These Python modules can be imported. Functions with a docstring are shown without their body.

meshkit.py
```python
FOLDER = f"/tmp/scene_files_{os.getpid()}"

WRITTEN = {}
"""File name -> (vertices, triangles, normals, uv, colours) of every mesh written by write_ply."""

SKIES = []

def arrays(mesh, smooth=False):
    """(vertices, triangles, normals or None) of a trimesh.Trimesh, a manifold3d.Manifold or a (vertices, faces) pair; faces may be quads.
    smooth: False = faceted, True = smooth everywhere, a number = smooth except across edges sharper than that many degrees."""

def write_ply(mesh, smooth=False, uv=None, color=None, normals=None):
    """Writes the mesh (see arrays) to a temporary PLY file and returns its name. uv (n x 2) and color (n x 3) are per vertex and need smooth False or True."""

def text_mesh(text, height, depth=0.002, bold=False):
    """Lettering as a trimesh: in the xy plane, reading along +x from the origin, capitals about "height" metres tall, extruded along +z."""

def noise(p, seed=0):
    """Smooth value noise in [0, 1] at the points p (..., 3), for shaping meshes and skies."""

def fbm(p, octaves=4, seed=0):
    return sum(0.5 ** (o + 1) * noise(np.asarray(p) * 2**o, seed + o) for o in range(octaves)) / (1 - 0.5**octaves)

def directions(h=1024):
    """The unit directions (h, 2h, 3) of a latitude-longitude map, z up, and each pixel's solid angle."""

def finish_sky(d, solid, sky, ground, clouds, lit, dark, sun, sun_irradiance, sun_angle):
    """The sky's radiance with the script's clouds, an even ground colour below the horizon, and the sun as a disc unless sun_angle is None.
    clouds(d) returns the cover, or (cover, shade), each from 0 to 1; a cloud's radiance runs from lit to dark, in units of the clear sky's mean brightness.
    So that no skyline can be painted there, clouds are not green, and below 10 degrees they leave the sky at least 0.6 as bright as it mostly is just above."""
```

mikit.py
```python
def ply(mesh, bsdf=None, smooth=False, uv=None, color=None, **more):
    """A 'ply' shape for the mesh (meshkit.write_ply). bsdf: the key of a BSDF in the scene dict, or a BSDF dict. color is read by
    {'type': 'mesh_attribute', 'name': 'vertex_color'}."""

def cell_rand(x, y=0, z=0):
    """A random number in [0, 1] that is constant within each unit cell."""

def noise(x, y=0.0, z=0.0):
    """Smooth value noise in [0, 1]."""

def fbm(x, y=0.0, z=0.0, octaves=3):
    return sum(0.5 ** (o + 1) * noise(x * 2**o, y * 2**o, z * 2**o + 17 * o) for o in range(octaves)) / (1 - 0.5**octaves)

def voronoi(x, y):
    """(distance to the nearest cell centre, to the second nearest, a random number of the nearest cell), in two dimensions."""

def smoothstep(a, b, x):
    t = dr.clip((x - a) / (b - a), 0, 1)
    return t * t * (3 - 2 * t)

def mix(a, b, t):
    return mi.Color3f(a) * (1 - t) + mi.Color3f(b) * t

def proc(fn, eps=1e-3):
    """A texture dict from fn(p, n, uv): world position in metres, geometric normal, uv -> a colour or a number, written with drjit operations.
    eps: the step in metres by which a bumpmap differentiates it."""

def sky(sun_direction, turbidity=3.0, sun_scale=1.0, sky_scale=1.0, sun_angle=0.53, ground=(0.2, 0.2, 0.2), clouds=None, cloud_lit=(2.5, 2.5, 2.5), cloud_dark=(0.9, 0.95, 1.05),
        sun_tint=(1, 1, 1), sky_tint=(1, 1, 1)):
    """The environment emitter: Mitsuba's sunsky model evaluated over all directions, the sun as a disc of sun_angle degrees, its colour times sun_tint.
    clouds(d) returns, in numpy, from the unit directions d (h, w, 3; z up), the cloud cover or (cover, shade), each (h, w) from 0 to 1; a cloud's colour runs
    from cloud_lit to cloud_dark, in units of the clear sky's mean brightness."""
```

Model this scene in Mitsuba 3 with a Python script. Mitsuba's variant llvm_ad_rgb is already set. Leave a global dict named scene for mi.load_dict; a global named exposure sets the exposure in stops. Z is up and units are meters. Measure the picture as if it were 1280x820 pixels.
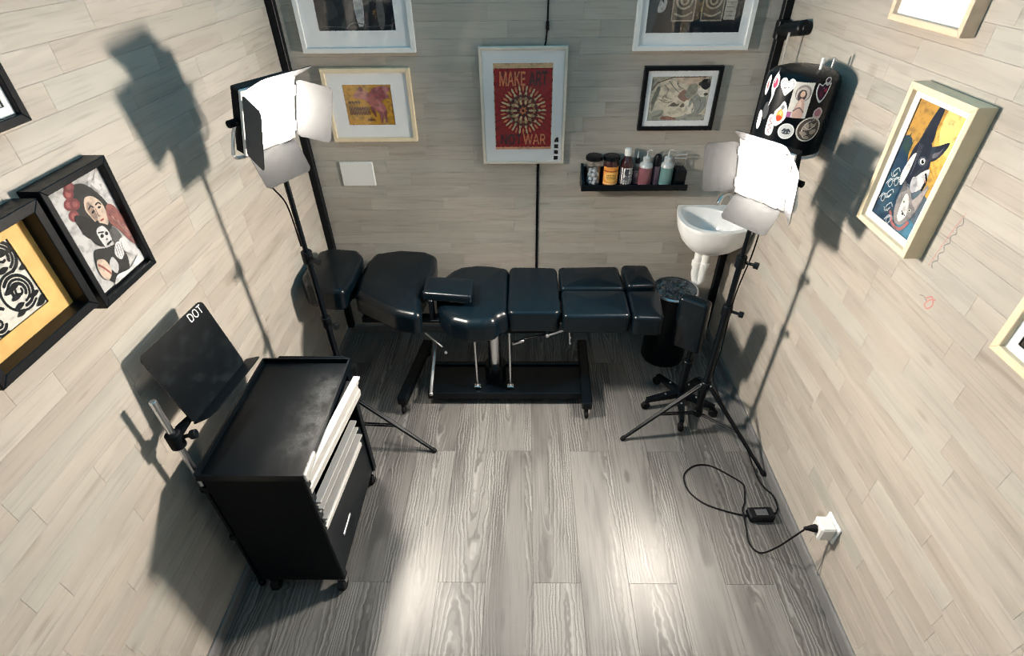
import math, random, numpy as np, trimesh, manifold3d, shapely, shapely.geometry as sg, drjit as dr, mitsuba as mi, mikit, meshkit
from shapely import affinity
from trimesh.transformations import rotation_matrix as rotm

T = mi.ScalarTransform4f
A = np.array
rng = random.Random(7)
scene, labels = {}, {}

# ------------------------------------------------------------------ camera, light, exposure
exposure = 0.22
PITCH, YAW, ROLL = math.radians(37.706), math.radians(-1.2575), math.radians(-0.823)
F_ = A([math.sin(YAW) * math.cos(PITCH), math.cos(YAW) * math.cos(PITCH), -math.sin(PITCH)])
r0 = A([math.cos(YAW), -math.sin(YAW), 0]); u0 = np.cross(r0, F_)
R_ = r0 * math.cos(ROLL) + u0 * math.sin(ROLL); U_ = -r0 * math.sin(ROLL) + u0 * math.cos(ROLL)
EYE = A([0, 0, 2.0])
M = np.eye(4); M[:3, 0], M[:3, 1], M[:3, 2], M[:3, 3] = -R_, U_, F_, EYE
scene['camera'] = {'type': 'perspective', 'fov': 88.06, 'fov_axis': 'x', 'near_clip': 0.01, 'far_clip': 50.0,
                   'principal_point_offset_x': -4.73 / 1280, 'principal_point_offset_y': -1.14 / 820, 'to_world': T(M)}
LAMP_L, LAMP_R = 640.0, 640.0            # radiance of the two LED panels
AMBIENT = (0.14, 0.50, 0.71)          # teal ambient fill added to tint the shadows; no such hall lamp is known
scene['ambient_fill'] = {'type': 'constant', 'radiance': {'type': 'rgb', 'value': AMBIENT}}

# ------------------------------------------------------------------ helpers
counters = {}
def fastkey(base):
    n = counters.get(base, 0); counters[base] = n + 1
    return base if n == 0 else f'{base}_{n:03d}'
def thing(name, label, cat, group=None):
    k = fastkey(name); labels[k] = {'label': label, 'category': cat}
    if group: labels[k]['group'] = group
    return k
def struct(name, label=None):
    labels[name] = {'kind': 'structure'}
    if label: labels[name]['label'] = label
    return name
def part(parent, name, mesh, bsdf, smooth=35, label=None, kind=None, **kw):
    k = fastkey(parent + '__' + name)
    scene[k] = mikit.ply(mesh, bsdf, smooth, **kw)
    d = {}
    if label: d['label'] = label
    if kind: d['kind'] = kind
    if d: labels[k] = d
    return k
def solo(k, mesh, bsdf, smooth=35, **kw):
    scene[k] = mikit.ply(mesh, bsdf, smooth, **kw)
cat = trimesh.util.concatenate
def hull(p): return trimesh.convex.convex_hull(A(p, float))
def box(sx, sy, sz, c=(0, 0, 0), b=0.002):
    b = min(b, sx * .45, sy * .45, sz * .45); p = []
    for X in (-1, 1):
        for Y in (-1, 1):
            for Z in (-1, 1):
                h = A([X * sx / 2, Y * sy / 2, Z * sz / 2]); s = A([X, Y, Z]) * b
                for k in range(3):
                    e = s.copy(); e[k] = 0; p.append(h - e)
    m = hull(p); m.apply_translation(c); return m
def box2(a, b, bev=0.002):
    a, b = np.minimum(a, b), np.maximum(a, b)
    return box(*(b - a), (a + b) / 2, bev)
def frame_of(d, up=(0, 0, 1)):
    z = A(d, float) / np.linalg.norm(d); up = A(up, float)
    if abs(z @ up) > .98: up = A([0, 1, 0.])
    x = np.cross(up, z); x /= np.linalg.norm(x); return x, np.cross(z, x), z
def mat(x, y, z, o):
    m = np.eye(4); m[:3, 0], m[:3, 1], m[:3, 2], m[:3, 3] = x, y, z, o; return m
def lathe(prof, n=40, at=(0, 0, 0), axis=None):
    prof = A(prof, float); a = np.linspace(0, 2 * np.pi, n, endpoint=False)
    v = A([[r * math.cos(t), r * math.sin(t), z] for r, z in prof for t in a]); f = []
    for i in range(len(prof) - 1):
        for j in range(n):
            p, q = i * n + j, i * n + (j + 1) % n
            f += [[p, q, q + n], [p, q + n, p + n]]
    m = trimesh.Trimesh(v, f, process=True); m.update_faces(m.nondegenerate_faces())
    if axis is not None: m.apply_transform(mat(*frame_of(axis), (0, 0, 0)))
    m.apply_translation(at); return m
def cyl(p0, p1, r, n=20, b=None, r1=None):
    p0, p1 = A(p0, float), A(p1, float); L = np.linalg.norm(p1 - p0); r1 = r if r1 is None else r1
    b = min(.0015, r * .3, L * .2) if b is None else b
    return lathe([(0, 0), (r - b, 0), (r, b), (r1, L - b), (r1 - b, L), (0, L)], n, p0, p1 - p0)
def spline(pts, n=8, closed=False):
    p = A(pts, float); N = len(p); out = []
    for i in range(N if closed else N - 1):
        a, b, c, d = (p[(i + k) % N] if closed else p[min(max(i + k, 0), N - 1)] for k in (-1, 0, 1, 2))
        for t in np.linspace(0, 1, n, endpoint=False):
            out.append(.5 * ((2 * b) + (c - a) * t + (2 * a - 5 * b + 4 * c - d) * t * t + (3 * b - a - 3 * c + d) * t ** 3))
    if not closed: out.append(p[-1])
    return A(out)
def tube(path, r, n=10):
    p = A(path, float); t = np.gradient(p, axis=0); t /= np.linalg.norm(t, axis=1, keepdims=True)
    u = frame_of(t[0])[0]; V = []; a = np.linspace(0, 2 * np.pi, n, endpoint=False)
    rr = np.broadcast_to(r, len(p))
    for i in range(len(p)):
        u = u - t[i] * (u @ t[i]); u /= np.linalg.norm(u); w = np.cross(t[i], u)
        V += [p[i] + rr[i] * (math.cos(x) * u + math.sin(x) * w) for x in a]
    F = []
    for i in range(len(p) - 1):
        for j in range(n):
            q, s = i * n + j, i * n + (j + 1) % n; F += [[q, s, s + n], [q, s + n, q + n]]
    m = len(V); V += [p[0], p[-1]]
    for j in range(n): F += [[m, (j + 1) % n, j], [m + 1, (len(p) - 1) * n + j, (len(p) - 1) * n + (j + 1) % n]]
    return trimesh.Trimesh(A(V), F, process=False)
def ball(c, r, s=2, sc=(1, 1, 1)):
    m = trimesh.creation.icosphere(s, r); m.apply_scale(sc); m.apply_translation(c); return m
def extr(poly, h):
    g = [x for x in getattr(poly, 'geoms', [poly]) if x.area > 1e-12]
    return cat([trimesh.creation.extrude_polygon(x, h, engine='earcut') for x in g])
def xf(m, M): m = m.copy(); m.apply_transform(M); return m
def resample(pts, n):
    p = np.vstack([pts, pts[:1]]); s = np.r_[0, np.cumsum(np.linalg.norm(np.diff(p, axis=0), axis=1))]
    q = np.linspace(0, s[-1], n, endpoint=False); return np.stack([np.interp(q, s, p[:, k]) for k in range(2)], 1)
def cushion(outline, z0, z1, r=0.025, rb=0.012, dome=0.006, round_=0.03, tilt=None):
    """Upholstered pad: a plan outline, rounded top and bottom edges, a slightly domed top."""
    P = sg.Polygon(outline).buffer(-round_).buffer(round_, 16); P = P.buffer(round_ * .5).buffer(-round_ * .5)
    if P.geom_type != 'Polygon': P = max(P.geoms, key=lambda g: g.area)
    ring = resample(np.array(sg.polygon.orient(P).exterior.coords)[:-1], 120)
    tn = np.roll(ring, -1, 0) - np.roll(ring, 1, 0); tn /= np.linalg.norm(tn, axis=1, keepdims=True); nr = np.stack([tn[:, 1], -tn[:, 0]], 1)
    for _ in range(4): nr = (np.roll(nr, 1, 0) + nr * 2 + np.roll(nr, -1, 0)); nr /= np.linalg.norm(nr, axis=1, keepdims=True)
    c = ring.mean(0); L = []
    for a in np.linspace(0, np.pi / 2, 5): L.append((rb * (1 - math.sin(a)), z0 + rb * (1 - math.cos(a))))
    for a in np.linspace(0, np.pi / 2, 8): L.append((r * (1 - math.cos(a)), z1 - r + r * math.sin(a)))
    V = [np.c_[ring - nr * o, np.full(120, z)] for o, z in L]
    last = ring - nr * r
    for s in (.85, .65, .4, .2): V.append(np.c_[c + (last - c) * s, np.full(120, z1 + dome * (1 - s * s))])
    n = 120; F = []
    for i in range(len(V) - 1):
        for j in range(n):
            p, q = i * n + j, i * n + (j + 1) % n; F += [[p, q, q + n], [p, q + n, p + n]]
    k = len(V); V = np.vstack(V + [[[*c, z0]], [[*c, z1 + dome]]]); m = len(V) - 2
    for j in range(n): F += [[m, (j + 1) % n, j], [m + 1, (k - 1) * n + j, (k - 1) * n + (j + 1) % n]]
    o = trimesh.Trimesh(V, F, process=False)
    if tilt is not None: o.apply_transform(tilt)
    return o

# ------------------------------------------------------------------ materials
def rgb(c): return {'type': 'rgb', 'value': list(map(float, c))}
def pr(c, rough=.5, metal=0., spec=.5, **k):
    return {'type': 'twosided', 'bsdf': {'type': 'principled', 'base_color': c if isinstance(c, dict) else rgb(c), 'roughness': rough, 'metallic': metal, 'specular': spec, **k}}
sm, mix_, nz, fb, cr = mikit.smoothstep, mikit.mix, mikit.noise, mikit.fbm, mikit.cell_rand
def uv_split(uv):
    i, j = dr.floor(uv.x / 10), dr.floor(uv.y / 2)
    return uv.x - i * 10, uv.y - j * 2, i, j
def wall_col(p, n, uv):
    u, v, i, j = uv_split(uv)
    r1, r2, r3 = cr(i, j, 1), cr(i, j, 2), cr(i, j, 3)
    w = fb(u * 2.2 + i * 3, v * 16 + j * 5, 1.5)
    ring = dr.sin((v * 120 + w * 26 + r3 * 20))
    fine = nz(u * 9 + i, v * 260 + j, 3.3)
    c = mix_((.365, .340, .305), (.43, .405, .368), r1)
    c = mix_(c, mi.Color3f(.42, .37, .33), r2 * r2 * .45)
    c = mix_(c, mi.Color3f(.38, .385, .355), sm(.72, .95, r3) * .5)
    c = c * (1 - .10 * sm(.2, 1., ring) * sm(.35, .7, w) - .13 * sm(.55, .9, fine))
    kn = nz(u * 6 + i * 7, v * 26 + j * 11, 8.1)
    c = mix_(c, mi.Color3f(.22, .19, .155), sm(.88, .98, kn) * .45)
    return c * mi.Color3f(.86, .845, .82) * (1 + .14 * (nz(u * 3 + 5 * i, v * 30, 2.) - .5))
def floor_col(p, n, uv):
    u, v, i, j = uv_split(uv)
    r1, r2, r3 = cr(i, j, 1), cr(i, j, 2), cr(i, j, 3)
    w = fb(u * 1.5 + i * 3, v * 11 + j * 5, 2.5)
    w2 = nz(u * 11 + i, v * 46 + j, 4.)
    jag = nz(u * 55 + i, v * 80 + j, 7.)
    d = v - .09 - (r2 - .5) * .09
    uu = u - .15 - r3 * .9
    ph = dr.sqrt(d * d * 9000 + uu * uu * 30 + .4) * 5.2 + w * 26 + w2 * 4.0 + jag * 1.9
    gate = nz(u * 7 + 3 * i, v * 60, 9.)
    lines = sm(.45, 1., dr.sin(ph)) * sm(.15, .65, gate)
    dark = sm(.3, 1., dr.sin(ph + 2.4))
    where = sm(.22, .62, nz(u * 1.9 + 9 * i, v * 13, 6.))
    fine = nz(u * 14 + i, v * 300 + j, 3.3)
    fine2 = nz(u * 5 + i, v * 120 + j, 5.3)
    c = mix_((.215, .203, .192), (.315, .30, .283), r1)
    c = mix_(c, mi.Color3f(.115, .108, .104), sm(.45, .8, fb(u * 2.2 + 5 * i, v * 13 + j, 5.)) * .6)
    c = mix_(c, mi.Color3f(.50, .485, .465), lines * .55 * where)
    c = c * (1 - .34 * dark * where) * (1 - .13 * sm(.5, .9, fine)) * (1 - .20 * sm(.55, .9, fine2))
    kn = nz(u * 4 + i * 7, v * 16 + j * 11, 8.1)
    return mix_(c, mi.Color3f(.10, .095, .09), sm(.88, .97, kn) * .6) * mi.Color3f(.475, .487, .495)
def bump(inner, fn, s, eps=1e-3): return {'type': 'bumpmap', 'arbitrary': mikit.proc(fn, eps), 'bsdf': inner, 'scale': s}
scene['m_wallwood'] = pr(mikit.proc(wall_col), .52, spec=.35)
def floor_rough(p, n, uv):
    u, v, i, j = uv_split(uv)
    return .32 + .07 * nz(u * 7 + i, v * 200 + j, 3.3) + .05 * nz(p.x * 5, p.y * 5, 1.)
scene['m_floorwood'] = pr(mikit.proc(floor_col), mikit.proc(floor_rough), spec=.33)
scene['m_joint'] = pr((.20, .18, .15), .8)
scene['m_ceiling'] = pr((.09, .095, .10), .8)
scene['m_black'] = pr((.0012, .0026, .0042), .40, spec=.2)
scene['m_blacksatin'] = pr((.0012, .0028, .0046), .30, spec=.2)
scene['m_blackmatte'] = pr((.0010, .0024, .0040), .6, spec=.12)
def scuff(p, n, uv): return mix_((.0015, .003, .0045), (.020, .026, .03), sm(.45, .85, fb(p.x * 26, p.y * 26, p.z * 26)) * .45 * (.4 + .6 * nz(p.x * 300, p.y * 300, p.z * 300)))
def scuff_r(p, n, uv): return .30 + .25 * fb(p.x * 45, p.y * 45, p.z * 45)
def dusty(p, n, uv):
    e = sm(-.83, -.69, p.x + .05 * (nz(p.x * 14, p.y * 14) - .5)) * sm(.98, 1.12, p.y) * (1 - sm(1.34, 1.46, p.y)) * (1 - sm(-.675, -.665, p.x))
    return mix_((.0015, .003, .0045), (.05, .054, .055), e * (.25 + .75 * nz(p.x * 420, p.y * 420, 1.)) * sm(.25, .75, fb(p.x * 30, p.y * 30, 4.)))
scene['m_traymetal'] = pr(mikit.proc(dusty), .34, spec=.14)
def leather(p, n, uv): return mix_((.0008, .0032, .0056), (.0016, .0048, .0078), fb(p.x * 25, p.y * 25, p.z * 25))
scene['m_leather'] = pr(mikit.proc(leather), .27, spec=.28)
scene['m_chrome'] = pr((.75, .76, .78), .18, 1.)
scene['m_steel'] = pr((.55, .56, .58), .35, 1.)
scene['m_baseboard'] = pr((.13, .13, .13), .45)
scene['m_white'] = pr((.62, .62, .605), .4)
scene['m_ceramic'] = pr((.72, .73, .73), .10, spec=.6, clearcoat=.6, clearcoat_gloss=.95)
scene['m_plastic'] = pr((.78, .79, .78), .3)
scene['m_drawer'] = pr((.30, .298, .29), .42, spec=.3)
scene['m_flap'] = pr((.008, .0085, .009), .6, spec=.06)
scene['m_flapout'] = pr((.075, .078, .085), .5, spec=.2)
scene['m_lampbody'] = pr((.55, .55, .55), .4)
scene['m_rubber'] = pr((.003, .003, .004), .7, spec=.2)
scene['m_brass'] = pr((.5, .42, .3), .35, 1.)
scene['m_mat'] = pr((.66, .67, .68), .8)
scene['m_glass'] = {'type': 'thindielectric'}
def lightwood(p, n, uv):
    g = fb(p.x * 40, p.y * 40, p.z * 6) * .5 + fb(p.x * 6, p.y * 6, p.z * 60) * .5
    return mix_((.56, .45, .30), (.68, .58, .41), g)
scene['m_lightwood'] = pr(mikit.proc(lightwood), .5)
def palewood(p, n, uv):
    g = fb(p.x * 8, p.y * 40, p.z * 50)
    return mix_((.50, .46, .39), (.62, .57, .48), g)
scene['m_palewood'] = pr(mikit.proc(palewood), .5)
def pinkwood(p, n, uv):
    g = fb(p.x * 40, p.y * 8, p.z * 60)
    return mix_((.55, .40, .28), (.68, .52, .38), g)
scene['m_pinkwood'] = pr(mikit.proc(pinkwood), .5)
def gold(p, n, uv): return mix_((.52, .30, .08), (.72, .48, .17), fb(p.y * 30, p.z * 30, p.x * 30))
scene['m_gold'] = pr(mikit.proc(gold), .6)
def mottle(p, n, uv): return .10 + .34 * sm(.42, .78, fb(p.x * 70, p.y * 70, p.z * 70)) * (.5 + nz(p.x * 420, p.y * 420, p.z * 420))
ink = {'type': 'principled', 'base_color': {'type': 'mesh_attribute', 'name': 'vertex_color'}, 'roughness': .6, 'specular': .12}
scene['m_sticker'] = {'type': 'twosided', 'bsdf': ink}
scene['m_print'] = {'type': 'blendbsdf', 'weight': mikit.proc(mottle), 'bsdf_0': {'type': 'twosided', 'bsdf': ink}, 'bsdf_1': pr((.02, .025, .03), .6, spec=.12)}

# ------------------------------------------------------------------ room: planked walls, floor
XL, XR, YB, YF, ZT = -1.073, 1.10, 2.57, -0.75, 2.5
GAP, THICK = 0.0002, 0.006
def plank(o, a, b, n, la, lb, gap=GAP, c=0.00035, off=None):
    """One board: origin corner o on the base surface, along a, across b, out along n; uv runs along and across, offset per board."""
    o, a, b, n = (A(q, float) for q in (o, a, b, n)); i, j = off if off else (rng.randrange(37), rng.randrange(53))
    ring = lambda s, d: [(s, s, d), (la - s, s, d), (la - s, lb - s, d), (s, lb - s, d)]
    q = ring(gap, 0) + ring(gap, THICK - c) + ring(gap + c, THICK)
    v = A([o + a * x + b * y + n * z for x, y, z in q]); f = []
    for k in (0, 4):
        for e in range(4): f.append([k + e, k + (e + 1) % 4, k + 4 + (e + 1) % 4, k + 4 + e])
    f.append([8, 9, 10, 11]); f = A(f); f = np.vstack([f[:, [0, 1, 2]], f[:, [0, 2, 3]]])
    uv = A([[x + 10 * i + .01, y + 2 * j + .01] for x, y, z in q])
    return v, f, uv
def lay(parent, o, a, b, n, La, Lb, show, first, height, lengths, seed, bsdf, phase=None):
    """Rows of boards over a rectangle; boards that meet the rectangle `show` (a0, a1, b0, b1) are single parts, the rest one mesh."""
    r = random.Random(seed); rest = [[], [], []]; nv = 0; y = first; row = 0
    while y < Lb - 1e-6:
        y0, y1 = max(y, 0), min(y + height, Lb); x = phase(row) if phase else -r.random() * lengths[1]
        while x < La - 1e-6:
            w = r.uniform(*lengths); x0, x1 = max(x, 0), min(x + w, La); x += w
            if x1 - x0 < .004 or y1 - y0 < .004: continue
            off = (r.randrange(37), r.randrange(53))
            v, f, uv = plank(A(o) + A(a) * x0 + A(b) * y0, a, b, n, x1 - x0, y1 - y0, off=off)
            if x1 > show[0] and x0 < show[1] and y1 > show[2] and y0 < show[3]:
                part(parent, 'plank', trimesh.Trimesh(v, f, process=False), bsdf, False, uv=uv)
            else:
                rest[0].append(v); rest[1].append(f + nv); rest[2].append(uv); nv += len(v)
        y += height; row += 1
    if nv: part(parent, 'planking', trimesh.Trimesh(np.vstack(rest[0]), np.vstack(rest[1]), process=False), bsdf, False, uv=np.vstack(rest[2]), kind='stuff')
struct('wall_back', 'back wall clad in narrow pale grey-beige wood strips')
scene['wall_back'] = mikit.ply(box2((XL - .1, YB + THICK, 0), (XR + .1, YB + .1, ZT), .001), 'm_joint')
lay('wall_back', (XL, YB + THICK, 0), (1, 0, 0), (0, 0, 1), (0, -1, 0), XR - XL, ZT, (0, 9, .2, 1.80), .0115 - .066, .066, (.36, .44), 3, 'm_wallwood')
struct('wall_left', 'left wall clad in narrow pale beige wood strips')
scene['wall_left'] = mikit.ply(box2((XL - .1, YF, 0), (XL - THICK, YB + .1, ZT), .001), 'm_joint')
lay('wall_left', (XL - THICK, YF, 0), (0, 1, 0), (0, 0, 1), (1, 0, 0), YB - YF, ZT, (.55 - YF, 9, 0, 1.92), .0115 - .066, .066, (.36, .46), 5, 'm_wallwood')
struct('wall_right', 'right wall clad in narrow pale beige wood strips')
scene['wall_right'] = mikit.ply(box2((XR + THICK, YF, 0), (XR + .1, YB + .1, ZT), .001), 'm_joint')
lay('wall_right', (XR + THICK, YB, 0), (0, -1, 0), (0, 0, 1), (-1, 0, 0), YB - YF, ZT, (0, YB - .50, 0, 1.92), .0115 - .066, .066, (.36, .46), 8, 'm_wallwood')
struct('wall_front', 'plain booth wall behind the camera')
scene['wall_front'] = mikit.ply(box2((XL - .1, YF - .1, 0), (XR + .1, YF, ZT), .001), 'm_ceiling')
struct('floor', 'dark grey oak laminate floor of long planks')
scene['floor'] = mikit.ply(box2((XL - .1, YF - .1, -.1), (XR + .1, YB + .1, -THICK), .001), 'm_joint')
# planks run away from the camera, .182 wide, 1.264 long, half-staggered
nrow = 13; W = .182; xs0 = .03 - 7 * W
def floor_rows():
    for k in range(14):
        x0, x1 = max(xs0 + k * W, XL), min(xs0 + (k + 1) * W, XR)
        if x1 - x0 < .005: continue
        y = (1.005 if (k % 2) == 1 else 1.637) - 2 * 1.264
        while y < YB:
            a0, a1 = max(y, YF), min(y + 1.264, YB); y += 1.264
            if a1 - a0 < .01: continue
            v, f, uv = plank((x1, a0, -THICK), (0, 1, 0), (-1, 0, 0), (0, 0, 1), a1 - a0, x1 - x0, gap=.0003, c=.0004)
            part('floor', 'plank', trimesh.Trimesh(v, f, process=False), 'm_floorwood', False, uv=uv)
floor_rows()
for nm, s, x in (('baseboard_left', 1, XL), ('baseboard_right', -1, XR)):
    struct(nm, 'dark grey skirting strip along the side wall')
    prof = sg.Polygon([(0, 0), (.014, 0), (.014, .036), (.012, .044), (.007, .05), (0, .05)])
    m = extr(prof, YB - YF); m.apply_transform(mat((s, 0, 0), (0, 0, 1), (0, -s, 0), (x, YB if s > 0 else YF, 0)))
    scene[nm] = mikit.ply(m, 'm_baseboard', 30)
struct('baseboard_back', 'dark grey skirting strip along the back wall')
scene['baseboard_back'] = mikit.ply(box2((XL + .014, YB - .014, 0), (XR - .014, YB, .05), .003), 'm_baseboard')
struct('trim_1', 'black square post in the left back corner'); scene['trim_1'] = mikit.ply(box2((XL, YB - .035, .05), (XL + .034, YB, ZT), .002), 'm_black')
struct('trim_2', 'black square post in the right back corner'); scene['trim_2'] = mikit.ply(box2((XR - .034, YB - .035, .05), (XR, YB, ZT), .002), 'm_black')

# ------------------------------------------------------------------ studio lights
def studio_light(c, az, tl, pole, foot_az, r_foot, label, flaps, radiance):
    t = thing('studio_light', label, 'studio light', 'LED panel lights on tripod stands')
    n = A([math.sin(az) * math.cos(tl), -math.cos(az) * math.cos(tl), -math.sin(tl)]); r = np.cross([0, 0, 1.], n); r /= np.linalg.norm(r); u = np.cross(n, r)
    c = A(c); w, h = .182, .182; Mx = mat(r, u, n, c)
    P = lambda x, y, z: c + r * x + u * y + n * z
    body = cat([xf(box(w + .024, h + .024, .034, (0, 0, -.023), .005), Mx)])
    lb = part(t, 'lamp_housing', body, 'm_black', 30)
    rim = extr(sg.box(-w / 2 - .012, -h / 2 - .012, w / 2 + .012, h / 2 + .012).buffer(-.003).buffer(.003).difference(sg.box(-w / 2, -h / 2, w / 2, h / 2)), .008)
    rim.apply_translation((0, 0, -.006)); part(lb, 'bezel', xf(rim, Mx), 'm_lampbody', 30)
    em = trimesh.Trimesh(A([P(-w / 2, -h / 2, -.004), P(w / 2, -h / 2, -.004), P(w / 2, h / 2, -.004), P(-w / 2, h / 2, -.004)]), [[0, 1, 2], [0, 2, 3]], process=False)
    k = part(t, 'led_panel', em, 'm_white', False, label='glowing white light panel')
    scene[k]['emitter'] = {'type': 'area', 'radiance': rgb([radiance * x for x in (1.0, .895, .775)])}
    for side, (ang, L) in flaps.items():
        ax, tan = {'r': (r, u), 'l': (-r, -u), 't': (u, -r), 'b': (-u, r)}[side]
        h0 = P(0, 0, 0) + ax * (w / 2 + .009) + n * .004
        d = n * math.cos(ang) + ax * math.sin(ang); nn = np.cross(d, tan)
        hw = w / 2 + .004
        poly = sg.Polygon([(-hw + .006, 0), (hw - .006, 0), (hw, .012), (hw, L - .01), (hw - .012, L), (-hw + .012, L), (-hw, L - .01), (-hw, .012)]).buffer(-.003).buffer(.003)
        m = extr(poly, .0016); m.apply_transform(mat(tan, d, nn if np.linalg.det(np.stack([tan, d, nn])) > 0 else -nn, h0 + d * .003))
        f = part(t, 'barn_door', m, 'm_flap', 20)
        out = ax * math.cos(ang) - n * math.sin(ang); sk = extr(poly.buffer(-.0008), .0005); sk.apply_transform(mat(np.cross(d, out), d, out, h0 + d * .003 + out * .0017)); part(f, 'outer_face', sk, 'm_flapout', False)
        for q in (-1, 1): part(f, 'hinge', cyl(h0 - tan * (q * .06 + .016), h0 - tan * (q * .06 - .016), .0038, 10), 'm_lampbody')
    # yoke and knobs
    q = [P(-w / 2 - .02, 0, -.022), P(-w / 2 - .026, -.06, -.03), P(-w / 2 - .02, -h / 2 - .03, -.036), P(-.05, -h / 2 - .045, -.04), P(.05, -h / 2 - .045, -.04), P(w / 2 + .02, -h / 2 - .03, -.036), P(w / 2 + .026, -.06, -.03), P(w / 2 + .02, 0, -.022)]
    y = part(t, 'yoke', tube(spline(q, 6), .0055, 10), 'm_plastic')
    for s in (-1, 1): part(y, 'knob', cyl(P(s * (w / 2 + .013), 0, -.022), P(s * (w / 2 + .044), 0, -.022), .011, 14), 'm_blackmatte')
    # stand
    bx, by = pole; jt = P(0, -h / 2 - .045, -.04); top = A([bx, by, jt[2] - .05])
    part(t, 'tilt_head', cat([cyl(top - A([0, 0, .03]), top + A([0, 0, .015]), .016, 16), tube([top, (top + jt) / 2 + A([0, 0, .004]), jt], .009, 10), cyl(top - A([n[0], n[1], 0]) * .03 - A([0, 0, .005]), top + A([n[0], n[1], 0]) * .015 - A([0, 0, .005]), .006, 10), ball(top - A([n[0], n[1], 0]) * .03 - A([0, 0, .005]), .011)]), 'm_black')
    hub = .30
    po = part(t, 'pole', cat([cyl((bx, by, hub - .20), (bx, by, .72), .0145, 18), cyl((bx, by, .72), (bx, by, 1.02 if top[2] > 1.2 else .95), .0115, 18), cyl((bx, by, .9), (bx, by, top[2]), .009, 16)]), 'm_blacksatin')
    for z in (.72, 1.02 if top[2] > 1.2 else .95):
        part(po, 'clamp_collar', cat([cyl((bx, by, z - .025), (bx, by, z + .025), .020, 18, .003), cyl((bx + .015, by - .01, z), (bx + .045, by - .03, z), .006, 10), cyl((bx + .04, by - .027, z), (bx + .055, by - .037, z), .013, 12)]), 'm_black')
    part(t, 'tripod_hub', cyl((bx, by, hub - .025), (bx, by, hub + .02), .023, 18, .003), 'm_black'); part(t, 'brace_collar', cyl((bx, by, .10), (bx, by, .135), .021, 18, .003), 'm_black')
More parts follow.
